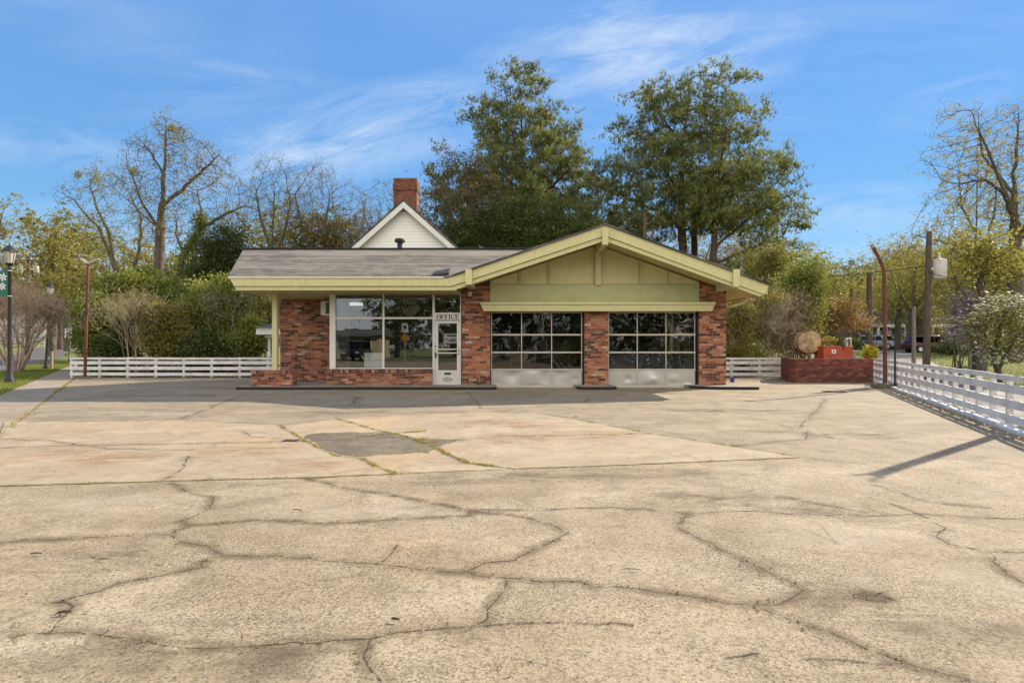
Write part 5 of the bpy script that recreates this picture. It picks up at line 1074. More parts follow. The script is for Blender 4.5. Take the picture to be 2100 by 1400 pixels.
def fan(name, px, d, top, spread_px, n, label, mat, seed, rtrunk=.045, fork=3, cat='shrub', h0=.35, leafm=None, crownk=3, tw=.5, wide=1.):
    """vase shaped many stemmed bush of bare twigs"""
    r = np.random.default_rng(seed); x0 = at(px, d); z0 = gh(x0, d); E = empty(name, (x0,d,z0), 0, label, cat); Ht = zz(top, d)-z0; Rx = spread_px/F*d
    a = []; b = []; ra = []; rb_ = []; ends = []
    def grow(p, dr, L, rad, lev):
        m = 3
        for j in range(m):
            dr = dr+r.normal(0,.09,3)+np.array([0,0,.03]); dr /= np.linalg.norm(dr); q = p+dr*L/m; a.append(p); b.append(q); ra.append(rad*(1-.25*j/m)); rb_.append(rad*(1-.25*(j+1)/m)); p = q
        if lev == 0: ends.append(p); return
        for j in range(r.integers(2, 4)):
            d2 = dr+r.normal(0,.33,3); d2[2] = abs(d2[2])*.8+.1; d2 /= np.linalg.norm(d2); grow(p, d2, L*r.uniform(.6,.85), rad*.62, lev-1)
    for i in range(n):
        th = 2*math.pi*i/n+r.normal(0,.3); sp = r.uniform(.15,1)*wide; dr = np.array([math.cos(th)*sp*Rx/Ht, math.sin(th)*sp*Rx/Ht*.8, 1.]); dr /= np.linalg.norm(dr)
        grow(np.array([math.cos(th)*.22, math.sin(th)*.2, -.05]), dr, Ht*h0, rtrunk*r.uniform(.7,1.2), fork)
    a, b, ra, rb_ = map(np.array, (a,b,ra,rb_)); en = np.array(ends); ta, tb_, tra, trb, e2 = twigs(r, en, crownk, tw, .006)
    V, Fc = frusta(np.concatenate([a,ta]), np.concatenate([b,tb_]), np.concatenate([ra,tra]), np.concatenate([rb_,trb]), 5); mesh_np('stem', V, Fc, M[mat], E, smooth=True)
    if leafm: V, Fc, t = leaves(r, np.repeat(e2, 2, 0)+r.normal(0,.06,(2*len(e2),3)), .07); mesh_np('foliage', V, Fc, M[leafm], E, tint=t)
    return E
fan('crape_myrtle', 30, 30, 585, 105, 13, 'vase shaped bare tan crape myrtle behind the banner lamp', 'twig_tan', 81, .05, 5, 'tree', .30, 'leaf_tan', 3, .45, 1.)
fan('crape_myrtle', 272, 26.4, 625, 42, 9, 'bare tan stemmed crape myrtle rising behind the left fence', 'twig_pale', 82, .03, 4, 'tree', .40, 'leaf_pale', 2, .5, .28)
fan('bare_shrub', 480, 27, 575, 55, 6, 'tangle of bare grey stems in front of the dark vines', 'twig_grey', 84, .018, 3, 'shrub', .36, None, 2, .5, 1.1)
# ------------------------------------------------------------------ behind the station, centre
tree('broadleaf_tree', 945, 42, [(930,310,30,22),(925,400,40,50),(905,440,35,40),(950,350,45,35),(960,430,50,50),(890,480,40,25)], [[(950,None),(948,620),(940,500),(925,430),(915,340)],[(940,500),(965,430),(960,350)],[(948,540),(905,490),(880,470)]],
     'bronze leaved magnolia like tree right of the white gable', seed=91, na=1300, leaf='leaf_bronze', nleaf=6, lsize=.15, rb=.28, dk=.62, step=.4, inner=1000)
tree('pine_tree', 1075, 48, [(1065,165,32,28),(1010,225,24,22),(1065,215,62,40),(1020,280,60,42),(1100,270,62,40),(1065,330,115,58),(1150,320,45,40),(1125,270,50,35),(990,340,50,40),(1130,370,70,40),(1060,400,155,62),(1170,390,40,50),(940,390,40,40),(1070,470,180,50)],
     [[(1080,None),(1078,620),(1074,520),(1076,400),(1070,300),(1068,220),(1066,150)],[(1076,400),(1010,330,1),(985,260,1)],[(1074,440),(1140,380,-1),(1180,340,-1)],[(1074,480),(990,430,.5),(930,400)]],
     'tall dark pine directly behind the station with an irregular dense crown', seed=92, na=7800, leaf='needle_dark', needles=5, lsize=.21, boughs=(260,.8,.14), rb=.42, dk=.6, step=.45, bark='bark_pine', twig=(2,.55), di=5.)
tree('pine_tree', 1405, 46, [(1420,178,36,34),(1375,215,65,42),(1460,200,60,50),(1340,290,90,50),(1430,270,90,60),(1300,365,80,55),(1400,370,110,60),(1280,430,60,40),(1380,450,120,45),(1290,480,60,30)],
     [[(1403,None),(1403,600),(1400,500),(1396,400),(1400,300),(1410,220),(1418,150)],[(1400,470),(1340,420,1),(1290,400,1),(1250,370,1)],[(1396,400),(1340,330,-1),(1290,270,-1)],[(1400,480),(1470,420,1.2)],[(1400,300),(1350,230),(1330,190)]],
     'tallest loblolly pine, rounded crown right of the dark pine', seed=93, na=6200, leaf='needle', needles=4, lsize=.2, boughs=(170,.85,.09), up=.02, rb=.33, dk=.6, step=.45, bark='bark_pine', twig=(2,.5), di=5.)
tree('pine_tree', 1428, 48.5, [(1440,330,70,60),(1450,420,70,60),(1410,290,40,35)], [[(1426,None),(1425,600),(1424,480),(1420,380),(1418,290)]],
     'slim straight pine trunk standing just right of the tallest pine', seed=94, na=1100, leaf='needle', needles=3, boughs=(40,.8,.2), lsize=.20, rb=.28, dk=.9, step=.5, bark='bark_pine', twig=(2,.5), di=5.)
tree('pine_tree', 1466, 44, [(1515,300,35,35),(1485,260,45,40),(1540,350,50,40),(1510,390,75,50),(1575,420,40,35),(1545,450,80,45),(1480,420,60,55),(1580,480,40,35),(1560,540,50,28)],
     [[(1466,None),(1465,600),(1464,500),(1468,400),(1478,330),(1490,260)],[(1464,510),(1530,450,-.8),(1600,410,-1),(1630,395,-1)],[(1468,440),(1530,370,.6),(1580,330,.6)],[(1465,540),(1540,510,.5),(1610,480,.5)],[(1468,400),(1510,330,-.8),(1540,290,-.8)]],
     'wide armed pine leaning right over the garage eave', seed=95, na=4600, leaf='needle', needles=4, lsize=.2, boughs=(120,.85,.09), up=.02, rb=.31, dk=.6, step=.45, bark='bark_pine', twig=(2,.5), di=5.)
bush('evergreen_understory', 1080, 40, [(930,500,45,40),(1000,480,60,45),(1090,480,70,45),(1170,460,60,45),(1220,490,50,30),(1060,440,60,40)], 'dark evergreen understory just above the station roof', cat='tree', seed=96, leaf='leaf_dark', n=30000, lsize=.15, lump=.45, depth=.5, stems=20, stemr=.08)
for k, (px, cr, lf) in enumerate([(1290,[(1290,490,60,40)],'leaf_tan'),(1530,[(1530,520,60,50)],'leaf_tan'),(1600,[(1590,560,60,50)],'leaf_orange'),(1450,[(1450,520,60,40)],'leaf_pale')]):
    tree('leafy_tree', px, 62+k, cr, [[(px,None),(px,600),(px,520)]], ['tan leaved tree low behind the pines left part','tan leaved tree behind the wide armed pine','orange tinged tree beyond the garage eave','pale leaved tree between the pine trunks'][k], group='warm leaved trees behind the pines', seed=100+k, na=600, leaf=lf, nleaf=6, lsize=.17, rb=.2, step=.5, dk=.8, inner=600)
# ------------------------------------------------------------------ right of the station
rs = [('shrub',1515,27,[(1515,660,28,60),(1505,720,30,25)],'leaf_olive','olive shrub directly behind the white fence beside the garage',14000,3,'twig_tan'),
      ('shrub',1560,28,[(1560,660,35,60),(1575,620,40,40)],'leaf_olive','dry tan twiggy shrub behind the short fence',7000,4,'twig_pale'),
      ('shrub',1600,30,[(1600,680,30,40),(1620,640,35,40)],'leaf_tan','brown twiggy shrub left of the rusty tank',8000,4,'twig_pale'),
      ('shrub',1530,26.5,[(1530,728,40,16)],'leaf_yg','low bright green plant just above the short fence',5000,0,'bark'),
      ('holly_tree',1645,31,[(1650,590,42,50),(1640,640,45,40),(1660,560,30,35),(1620,600,30,40)],'leaf_mid','glossy green holly like tree behind the rusty tank',17000,0,'bark'),
      ('shrub',1625,33,[(1625,700,40,30)],'leaf_yg','yellow green undergrowth shrub behind the rusty tank',6000,1,'twig_tan'),
      ('japanese_maple',1710,38,[(1700,660,45,28),(1740,650,40,30),(1670,655,30,22),(1715,625,30,20)],'leaf_orange','orange leaved small tree above the orange tank',9000,4,'twig_grey'),
      ('forsythia',1786,23.9,[(1786,728,9,10),(1787,718,5,6)],'leaf_yellow','bright yellow shrub at the corner of brick wall and fence',1800,1,'bark'),
      ('forsythia',1700,44,[(1700,700,14,10)],'leaf_yellow','small yellow shrub far behind the orange tank',1200,0,'bark'),
      ('shrub',1590,36,[(1560,570,50,60),(1600,560,40,60)],'leaf_olive','tall olive brush below the wide armed pine',14000,3,'twig_grey')]
for k, (nm, px, d, cr, lf, lab, n, tk, bk) in enumerate(rs):
    bush(nm, px, d, cr, lab, cat='tree' if 'tree' in nm or 'maple' in nm else 'shrub', seed=120+k, leaf=lf, n=n, lsize=.10 if d < 30 else .13, twigk=tk, bark=bk, lump=.11 if nm == 'forsythia' else .26 if d < 28 else .4, depth=.7, stems=10 if nm != 'japanese_maple' else 16)
fan('bare_shrub', 1585, 27.5, 620, 50, 7, 'bare tan brush left of the rusty tank', 'twig_pale', 141, .02, 4, 'shrub', .33, None, 3, .6, 1.2)
tree('young_tree', 1655, 34, [(1665,545,25,25),(1650,580,35,30)], [[(1645,None),(1648,650),(1655,580),(1668,530)]], 'slender leaning green tree above the holly', seed=142, na=260, leaf='leaf_mid', nleaf=8, lsize=.15, rb=.1, step=.3, dk=.4)
# big trees on the right lawn
tree('oak_tree', 2085, 40, [(1965,250,45,40),(2040,250,60,45),(1940,330,55,50),(2010,350,70,60),(2080,330,60,70),(1930,420,45,45),(2000,450,70,55),(2080,450,60,60),(1920,500,50,40),(2150,300,60,80),(2150,430,60,80)],
     [[(2084,None),(2083,640),(2080,560),(2082,460),(2078,380),(2086,300),(2090,220)],[(2082,460),(2040,400,-.8),(2000,375,-.8),(1950,385,-1)],[(2080,560),(2020,510,1),(1960,490,1),(1890,475,1)],[(2040,400,-.8),(2010,340,-1),(1985,280,-1),(1965,240,-1)],[(2080,520),(2120,430),(2140,330)],[(2078,400),(2040,310,1),(2030,240,1)]],
     'huge spreading oak with a thick trunk at the right edge', seed=151, na=4600, leaf='leaf_pale', nleaf=3.2, lsize=.13, rb=.45, dk=.62, step=.42, bark='bark', di=5)
tree('leafy_tree', 2010, 62, [(1990,300,40,50),(2040,330,60,70),(1980,400,60,70),(2060,450,70,80),(1950,480,50,50),(2000,540,70,50)], [[(2000,None),(2000,600),(2002,480),(2005,350)],[(2000,560),(2040,440),(2045,340)],[(2002,480),(1970,420),(1965,340)],[(2000,560),(1960,500)]],
     'tall yellow leafed tree behind the big oak', seed=152, na=2200, leaf='leaf_pale', nleaf=4.2, lsize=.2, rb=.28, dk=.85, step=.55)
for k, (px, d, cr, lf, nn, lab) in enumerate([
    (1960,75,[(1960,560,70,50),(1900,590,60,40),(1930,640,80,40)],'leaf_yg',9,'yellow green tree behind the transformer pole'),
    (2050,70,[(2040,560,80,50),(2080,610,60,50)],'leaf_yg',9,'yellow green tree behind the flowering dogwood'),
    (1870,95,[(1870,570,55,45),(1840,610,60,40),(1890,640,60,40)],'leaf_yg',10,'yellow green tree between the bent pole and the transformer pole'),
    (1800,110,[(1800,590,50,40),(1830,630,50,40),(1770,640,50,35)],'leaf_yg',10,'yellow green tree behind the bent pole'),
    (1790,130,[(1770,560,20,16),(1765,590,35,25),(1745,600,30,24)],'leaf_dark',9,'far dark evergreen crown poking above the trees left of the bent pole'),
    (1720,120,[(1715,610,40,30),(1690,640,50,40)],'leaf_olive',10,'far olive tree above the orange leaved tree'),
    (1690,90,[(1690,580,22,30),(1680,620,30,40)],'leaf_olive',8,'olive tree right of the holly tree'),
    (1860,85,[(1850,520,30,22),(1870,545,50,28)],'leaf_pale',4,'loosely branched pale tree above the bent pole'),
    (2130,60,[(2110,620,60,60),(2120,560,50,50)],'leaf_yg',8,'yellow green tree leaving the frame at right')]):
    tree('leafy_tree', px, d, cr, [[(px,None),(px,660),(px+2,610),(px,cr[0][1])]], lab, group='trees across the right lawn', seed=160+k, na=900, leaf=lf, nleaf=nn, lsize=.14*d/50, rb=.2*d/70, step=.011*d, dk=.015*d, inner=9000, spread=.5)
# trunks on the lawn
for k, (px, d, rr, top) in enumerate([(2008,27,.24,560),(1872,62,.3,640),(1843,66,.25,650),(1992,56,.25,660),(1888,75,.3,650)]):
    tree('lawn_tree', px, d, [(px,600,45,35),(px+20,560,45,30)] if k else [(px,520,40,30),(px+40,560,40,30)], [[(px,None),(px-1,700),(px-2,650),(px+3,top),(px+3,560)],[(px-2,640),(px+30,600)],[(px-2,640),(px-30,600)]],
      ['thick dark trunked tree on the lawn left of the dogwood','dark trunked tree on the far lawn just left of the transformer pole','smaller dark trunk before the far porch house','grey trunk under the purple blossom','dark trunk beside the maroon car'][k], group='trees on the lawn', seed=180+k, na=500, leaf='leaf_yg', nleaf=6, lsize=.15, rb=rr*1.2, step=.5, dk=.9, inner=2500)
# dogwood: flat tiers of whitish bracts
def dogwood():
    d = 21.5; px = 2052; r = np.random.default_rng(190); x0 = at(px, d); z0 = gh(x0, d); E = empty('dogwood_tree', (x0,d,z0), 0, 'white flowering dogwood spreading over the lawn at right', 'tree'); s = d/F
    tiers = [(2020,625,40),(2070,610,50),(2100,650,60),(2000,655,35),(2050,660,60),(2085,690,60),(2010,690,45),(1990,715,30),(2040,725,45),(2090,735,40),(2000,742,25),(2060,640,45),(2130,620,60),(2140,700,60),(1975,675,20)]
    A = []
    for (a, b, c_) in tiers:
        n = 130; u = r.normal(size=(n,2)); u /= np.linalg.norm(u, axis=1)[:,None]; u *= r.random(n)[:,None]**.5*c_*s
        A.append(np.stack([at(a,d)-x0+u[:,0], u[:,1]*.9+r.normal(0,.5), zz(b,d)-z0+r.normal(0,.06,n)], 1))
    A = np.concatenate(A); X, par = colonize(190, A, [[(0,0,-.1),(-.1,0,.5),(-.3,0,1.1),(-.5,.1,1.8)],[(-.1,0,.5),(.3,.1,1.1),(.7,0,1.9)],[(-.3,0,1.1),(0,.1,1.8),(.1,0,2.4)]], .22, .3, 3, .02, .2)
    rad, tip, cnt = radii(par, .10, .007); ta, tb_, tra, trb, en = twigs(r, X[cnt <= 3], 1, .3, .006); V, Fc = tubes(X, par, rad, 6, (ta,tb_,tra,trb)); mesh_np('trunk', V, Fc, M['bark'], E, smooth=True)
    c = np.concatenate([en, X[cnt <= 6]]); c = np.repeat(c, 6, 0)+r.normal(0, 1, (6*len(c),3))*np.array([.14,.14,.03]); n = len(c)
    a = r.uniform(0, 6.28, n); sz = .075*r.uniform(.6,1.25,n); tl = r.normal(0,.25,(n,2)); V = np.empty((n,4,3))
    for k in range(4): V[:,k,0] = c[:,0]+np.cos(a+k*np.pi/2)*sz*.7; V[:,k,1] = c[:,1]+np.sin(a+k*np.pi/2)*sz*.7; V[:,k,2] = c[:,2]+np.cos(a+k*np.pi/2)*sz*tl[:,0]+np.sin(a+k*np.pi/2)*sz*tl[:,1]
    mesh_np('blossom', V.reshape(-1,3), np.arange(4*n).reshape(-1,4), M['petal_white'], E, tint=r.random(n))
    c = ell_pts(r, 5000, [(at(2060,d)-x0,0,zz(670,d)-z0,75*s,60*s,50*s)]); V, Fc, t = leaves(r, c, .08); mesh_np('foliage', V, Fc, M['leaf_olive'], E, tint=t)
dogwood()
bush('wisteria', 1968, 27, [(1970,640,22,28),(1962,680,20,25),(1985,620,22,25),(1975,700,12,18)], 'purple wisteria blossom hanging beside the dogwood', cat='vines', seed=191, leaf='petal_purple', n=4200, lsize=.07, twigk=3, lump=.17, stems=8)
bush('wisteria', 118, 75, [(100,615,14,10),(88,640,10,8)], 'small patch of purple wisteria behind the bare crape myrtle', cat='vines', seed=192, leaf='petal_purple', n=900, lsize=.2, lump=.4, stems=3)
for k, (px, d, cr, lab) in enumerate([(1930,60,[(1930,705,28,22)],'olive shrub before the far porch house'),(1955,52,[(1960,715,30,14)],'dark low shrub under the purple wisteria'),(1830,72,[(1810,712,30,10)],'low shrub behind the silver car'),(1848,80,[(1850,705,40,14)],'low shrub beside the far porch house'),(2090,50,[(2090,720,50,22)],'dark shrub behind the dogwood'),(1740,70,[(1740,705,25,10)],'low shrub beyond the orange tank'),(1975,80,[(1985,690,50,25)],'shrub mass behind the lawn trunks')]):
    bush('lawn_shrub', px, d, cr, lab, group='shrubs on the far lawn', seed=200+k, leaf=('leaf_olive','leaf_dark','leaf_mid')[k%3], n=3500, lsize=.2, lump=.5, stems=4)
for k, (px, d, rr, top, lab) in enumerate([(107,78,.42,560,'large dark trunked pine like tree beyond the left street'),(122,90,.5,570,'thick dark trunk behind the speed limit sign'),(137,84,.35,560,'dark trunk just left of the speed limit sign')]):
    tree('street_tree', px, d, [(px,560,40,35),(px+10,500,35,40)], [[(px,None),(px,690),(px-1,640),(px-2,top),(px,500)]], lab, seed=220+k, na=500, leaf='leaf_olive', nleaf=6, lsize=.22, rb=rr*1.2, step=.8, dk=1.2, inner=600)
# far-off woods closing the horizon
def woods():
    r = np.random.default_rng(300); cs = []
    for (x0, x1, y0, h) in ((-260,-60,150,15),(-75,30,105,9),(20,95,120,9),(90,260,150,13),(-110,-40,125,12),(45,120,140,10)):
        for k in range(34):
            x = r.uniform(x0, x1); y = y0+r.uniform(0, 18); hh = h*r.uniform(.7,1.15); cs.append((x, y, hh*.5+gh(x,y), r.uniform(3,5.5), 4, hh*.52))
    c = ell_pts(r, 150000, cs); V, Fc, t = leaves(r, c, .95); tag(mesh_np('woods', V, Fc, M['leaf_yg'], tint=t), 'far-off yellow green woods closing the horizon', 'woods', kind='stuff')
woods()
# litter: dry leaves by fences, wall foot; twigs on the lot
def litter():
    r = np.random.default_rng(310); n = 2600; P_ = []
    for (x0, y0, x1, y1, m, s_) in ((at(170,24.4),24.5,-8.4,24.5,900,.12),(9,23.2,11,22.3,250,.2),(6.9,24.5,11,24.5,350,.12),(13.1,21.1,10.4,21.2,200,.07),(fence_x(22)-.5,22,fence_x(8)-.5,8,500,.05)):
        t = r.random(m); P_.append(np.stack([x0+(x1-x0)*t+r.normal(0,s_,m), y0+(y1-y0)*t-np.abs(r.normal(0,s_,m)), np.full(m,.045)], 1))
    V, Fc, t = leaves(r, np.concatenate(P_), .055); V[:,2] = np.clip(V[:,2], .04, .09); tag(mesh_np('leaf_litter', V, Fc, M['leaf_tan'], tint=t), 'dry leaves gathered along the fences and wall foot', 'leaf litter', kind='stuff')
    m = 5200; y = 1.8+13*r.random(m)**1.6; x = r.uniform(-.95,.95,m)*y; c = np.stack([x,y,np.full(m,.036)],1); V, Fc, t = leaves(r, c, .014); V[:,2] = np.clip(V[:,2], .034, .045); tag(mesh_np('grit', V, Fc, M['leaf_tan'], tint=t), 'fine grit and leaf scraps scattered over the lot', 'grit', kind='stuff')
def crumbs():
    r = np.random.default_rng(320); P_ = []
    for ln in cracks:
        g = np.array([G(*p) for p in ln]); sg = np.linalg.norm(np.diff(g, axis=0), axis=1); cum = np.concatenate([[0], np.cumsum(sg)]); m = int(cum[-1]*34); s = r.uniform(0, cum[-1], m)
        P_.append(np.stack([np.interp(s, cum, g[:,0])+r.normal(0,.028,m), np.interp(s, cum, g[:,1])+r.normal(0,.028,m), np.full(m,.034)], 1))
    c = np.concatenate(P_); n = len(c); sz = .0035*r.uniform(.5,2.,n)**1.4; o = np.array([[1,0,0],[0,1,0],[-1,0,0],[0,-1,0],[0,0,1.]]); V = c[:,None]+o[None]*sz[:,None,None]*r.uniform(.6,1.3,(n,5,1)); V = V.reshape(-1,3)
    F_ = np.concatenate([np.array([[0,1,4],[1,2,4],[2,3,4],[3,0,4]])+5*i for i in range(n)]); tag(mesh_np('crumbled_stone', V, F_, M['leaf_tan'], tint=r.random(len(F_))), 'crumbled stone bits lying along the pavement cracks', 'stone crumbs', kind='stuff')
crumbs()
litter()
for (px, py, L, a, rr, lab) in ((811,1288,.020,-.25,.006,'short thick brown stick on the near pavement'),(1293,1181,.055,-.05,.002,'thin brown twig lying on the near pavement'),(610,1056,.04,-.1,.004,'small dark twig beside the upper left crack'),(133,1273,.03,.15,.006,'dark wood chip lying in the left crack'),(74,1148,.035,.1,.004,'small twig at the left edge of the lot'),(212,1160,.033,.1,.003,'small reddish twig left of the crack'),(1181,859,.05,.3,.006,'tiny dark stick on the sunlit lot')):
    x, y = G(px, py); v = Vector((math.cos(a), math.sin(a), 0))*L; tag(MB().tube([(x-v.x,y-v.y,.04+rr),(x-v.x*.2,y+.1*L,.042+rr),(x+v.x,y+v.y,.04+rr)], [rr,rr*1.15,rr*.8], 7).build('stick', M['brown_stick'], smooth=True), lab, 'stick')
# ------------------------------------------------------------------ vehicles and far houses
def car(px, d, name, paintc, label, rz=0., kind='suv', L=4.7, xy=None, hgt=1.7):
    x, y = xy if xy else (at(px, d), d); E = empty(name, (x, y, gh(x, y)), rz, label, 'car'); pm = paint('car_paint_'+str(int(d)), paintc, .25, .05, metal=.3, bump=0); w_ = .9; h = hgt
    body = [(-L/2,.35),(-L/2,.55),(-L/2+.05,.95),(-L/2+.95,1.05),(L/2-.25,1.02),(L/2,.9),(L/2,.38),(L/2-.35,.28),(-L/2+.35,.28)] if kind == 'suv' else [(-L/2,.35),(-L/2,.75),(-L/2+1.,.92),(L/2-.9,.95),(L/2,.85),(L/2,.38),(L/2-.3,.28),(-L/2+.3,.28)]
    MB().prism(body[::-1], -w_, w_).build('body', pm, E, bevel=.06, smooth=True)
    cab = [(-L/2+.95,1.0),(-L/2+1.55,h-.05),(-L/2+1.8,h),(L/2-.5,h),(L/2-.15,1.0)] if kind == 'suv' else [(-L/2+1.1,.9),(-L/2+1.8,h-.05),(L/2-1.5,h),(L/2-.7,.92)]
    MB().prism(cab[::-1], -w_+.12, w_-.12).build('cabin', pm, E, bevel=.07, smooth=True)
    win = MB(); x0 = cab[0][0]; xe = cab[-1][0]
    for yy in (-w_+.108, w_-.108):
        for (a, b) in ((x0+.55,-.02),(.08,xe-.35)): win.add([(a+.02,yy,1.07),(b,yy,1.07),(b,yy,h-.14),(a+.32 if a < 0 else a,yy,h-.14)], [(0,1,2,3),(3,2,1,0)])
    win.build('side_windows', M['car_glass'], E)
    MB().add([(x0+.02,-w_+.2,1.06),(x0+.02,w_-.2,1.06),(x0+.52,w_-.25,h-.13),(x0+.52,-w_+.25,h-.13)], [(0,1,2,3),(3,2,1,0)]).build('windscreen', M['car_glass'], E)
    for sx in (-L/2+.85, L/2-.85):
        for sy in (-1, 1):
            t = MB().tube([(sx,sy*(w_-.2),.34),(sx,sy*(w_+.01),.34)], .34, 20).build('wheel', M['black_rubber'], E); MB().tube([(sx,sy*(w_-.1),.34),(sx,sy*(w_+.02),.34)], .2, 14).build('rim', M['alu'], t)
    for sy in (-.62,.62): MB().box((-L/2-.01,sy-.16,.68),(-L/2+.08,sy+.16,.82)).build('headlight', M['alu'], E); MB().box((L/2-.06,sy-.14,.75),(L/2+.012,sy+.14,.95)).build('tail_light', red, E)
    return E
car(1905, 58, 'parked_car', (.05,.006,.016), 'dark maroon car parked on the lawn behind the transformer pole', R(180), L=4.6)
car(1803, 70, 'parked_car', (.45,.48,.48), 'silver grey car parked behind the rusty bent pole', R(120))
car(1835, 84, 'parked_car', (.03,.03,.035), 'dark far car in front of the porch house', R(180))
def far_house(name, px, d, w_, dep, hw, hr, label, wall_c, xy=None, porch=True, rz=0., flip=1):
    x, y = xy if xy else (at(px, d), d); E = empty(name, (x, y, gh(x,y)), rz, label, 'house'); wm = paint('house_wall_%d' % abs(int(px+d)), wall_c, .7, .12)
    MB().box((-w_/2,0,0),(w_/2,dep,hw)).build('wall', wm, E)
    rf_ = MB(); rf_.add([(-w_/2-.5,-.6,hw),(w_/2+.5,-.6,hw),(w_/2+.5,dep/2,hr),(-w_/2-.5,dep/2,hr),(-w_/2-.5,dep+.6,hw),(w_/2+.5,dep+.6,hw)], [(0,1,2,3),(3,2,5,4),(0,3,4),(1,5,2)]); rf_.build('roof', M['shingle_dark'], E)
    n = max(2, int(w_/3.2))
    for k in range(n):
        wx = -w_/2+(k+.5)*w_/n
        fr2 = MB().box((wx-.5,-.05,.9),(wx+.5,0,2.3)).build('window', M['white'], E); MB().box((wx-.42,-.07,.98),(wx+.42,-.052,1.58)).box((wx-.42,-.07,1.62),(wx+.42,-.052,2.22)).build('pane', M['car_glass'], fr2)
    if porch:
        MB().box((-w_/2,-2.6,hw-.45),(w_/2,-.62,hw-.05)).build('porch_beam', M['white_fence'], E)
        for k in range(5): xx = -w_/2+.2+k*(w_-.4)/4; MB().box((xx-.12,-2.5,0),(xx+.12,-2.26,hw-.45)).build('porch_column', M['white_fence'], E)
    return E
far_house('porch_house', 1890, 92, 17, 9, 3.2, 5.6, 'white columned porch house far across the lawn', (.10,.09,.08))
far_house('far_house', 2000, 95, 10, 8, 3.0, 5.4, 'pale house half hidden behind the purple wisteria', (.55,.53,.48))
far_house('far_house', 30, 120, 26, 14, 9., 14., 'large pale building behind the bare crape myrtle at far left', (.42,.38,.36), porch=False)
x, y = at(1820, 72), 72.; Fg = empty('house_flag', (x, y, gh(x,y)), 0, 'small striped flag hanging on a staff near the far cars', 'flag')
MB().tube([(0,0,0),(0,0,2.6)], .025, 6).build('staff', M['alu'], Fg)
for k in range(7): MB().add([(.0+.02*k,0,2.5-.12*k),(.5+.02*k,.05,2.3-.12*k),(.5+.02*k,.05,2.18-.12*k),(.02*k,0,2.38-.12*k)], [(0,1,2,3),(3,2,1,0)]).build('stripe', red if k % 2 == 0 else M['paper'], Fg)
tag(MB().box((0,-.012,0),(.34,.012,.24)).build('canton', M['blue'], Fg, loc=(.0,-.015,2.24)))
Cb = empty('white_cabinet', (at(1741.5,44),44,gh(at(1741.5,44),44)), 0, 'narrow white cabinet standing beyond the orange tank', 'cabinet'); MB().box((-.19,0,0),(.19,.35,zz(692,44)-gh(at(1741,44),44))).build('case', M['white'], Cb, bevel=.02); MB().box((-.1,-.01,.8),(.1,-.001,1.5)).build('recess', M['office_in'], Cb)
# ------------------------------------------------------------------ what the windows mirror, across the street behind the viewer
RY_ = lambda vd: 2*(Y0+.05)-vd
def mx(px, vd): return (px-CX)/F*vd
yv = RY_(50); E = empty('keep_right_sign', (mx(830,50), yv, 0), R(180)+.15, 'white arrow sign over a yellow diamond, seen mirrored in the office window', 'sign'); zc = H-(672-HY)/F*50
MB().box((-.03,0,0),(.03,.04,zc+.4)).build('post', M['alu'], E)
MB().box((-.30,-.02,zc-.38),(.30,-.005,zc+.38)).build('panel', M['paper'], E)
MB().prism([(.02,zc-.3),(.1,zc-.3),(.1,zc),(.2,zc+.1),(.14,zc+.12),(.17,zc+.26),(.03,zc+.2),(.08,zc+.14),(.02,zc+.03)], -.026, -.021).prism([(-.2,zc+.2),(-.2,zc-.02),(-.1,zc-.12),(0,zc+.02),(-.03,zc+.2)], -.026, -.021).build('arrow', M['black'], E)
MB().prism([(0,zc-1.2),(.42,zc-.82),(0,zc-.44),(-.42,zc-.82)], -.02, -.005).build('diamond', paint('sign_amber', (.55,.28,.02), .5, .1), E)
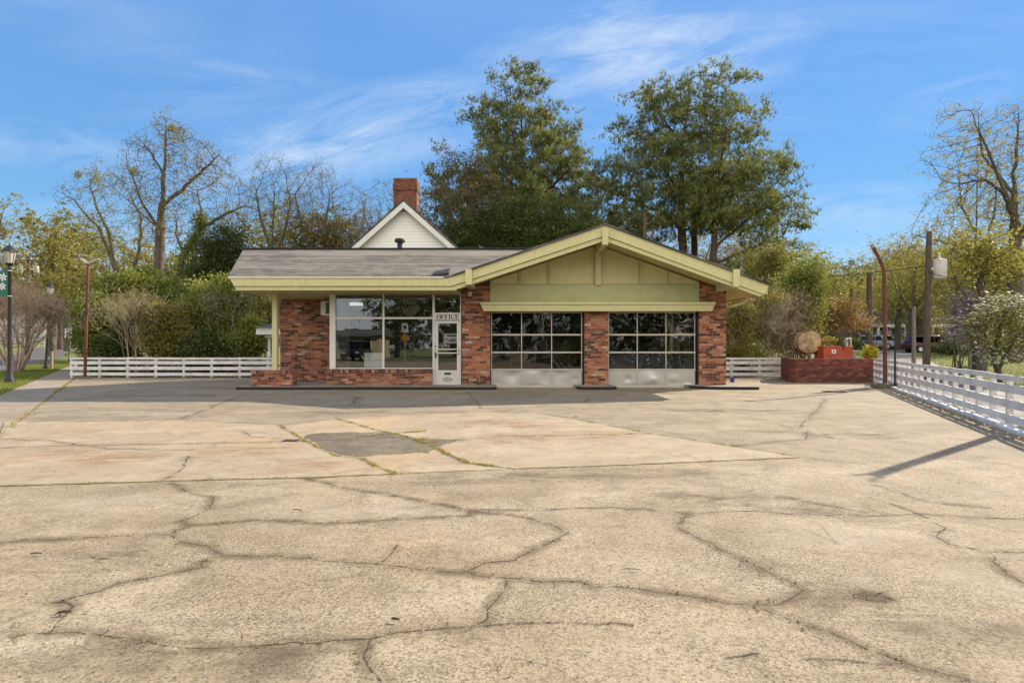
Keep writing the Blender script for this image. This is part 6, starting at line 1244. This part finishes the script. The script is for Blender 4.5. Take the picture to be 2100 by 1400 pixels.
E = empty('utility_pole', (mx(1093,47), RY_(47), 0), 0, 'pale pole across the street, mirrored in the left garage door', 'utility pole'); MB().tube([(0,0,0),(.05,0,7.5)], [.16,.12], 10).build('pole', M['lamp_shell'], E, smooth=True)
yv = RY_(50); E = empty('stop_sign', (mx(1116,50), yv, 0), R(180), 'red stop sign on a steel post, seen mirrored in the left garage door', 'sign'); zc = H-(664-HY)/F*50
MB().box((-.03,0,0),(.03,.04,zc+.3)).build('post', M['alu'], E); MB().prism(octagon(.40), -.015, -.002).build('panel', red, E, loc=(0,0,zc)); text('lettering', 'STOP', .27, M['paper'], E, (0,-.018,zc), bold=.01)
vd = 62; far_house('cream_house', 0, 1, 5.2, 6, 2.5, 3.3, 'cream house across the street, mirrored in the left office window', (.50,.42,.22), xy=(mx(722,vd), RY_(vd)-1), porch=False, rz=R(180))
car(0, 56, 'parked_car', (.02,.02,.022), 'black vehicle before the cream house, mirrored in the office window', R(-90), xy=(mx(732,56), RY_(56)), hgt=1.9)
r_ = np.random.default_rng(77); c_ = ell_pts(r_, 26000, [(x_, -16.5+math.sin(x_)*1., .9, 1.8, 1.2, 1.5) for x_ in range(1, 34, 2)]); V_, F_, t_ = leaves(r_, c_, .16); tag(mesh_np('hedge', V_, F_, M['leaf_dark'], tint=t_), 'dark evergreen hedge across the street, mirrored in the garage doors', 'hedge')
src = tree('broadleaf_tree', CX, 40, [(1050,560,130,80),(1000,620,110,70),(1110,620,110,70),(1050,690,150,45)], [[(1050,None),(1050,650),(1050,560)]], 'dark tree of the row across the street behind the viewer', group='trees across the street', seed=400, na=700, leaf='leaf_dark', nleaf=12, lsize=.28, rb=.35, step=.7, dk=1.0, inner=5000)
spots = [(-36,-34,1.1),(-15,-38,.95),(-7,-36,1.15),(1,-35,1.25),(9,-37,1.2),(17,-35,1.1),(26,-36,1.2),(36,-35,1.1)]
for k, (x, y, s_) in enumerate(spots):
    o = src if k == 0 else copy_tree(src); o.location = (x, y, 0); o.scale = (s_, s_, s_); o.rotation_euler = (0, 0, k*1.3)
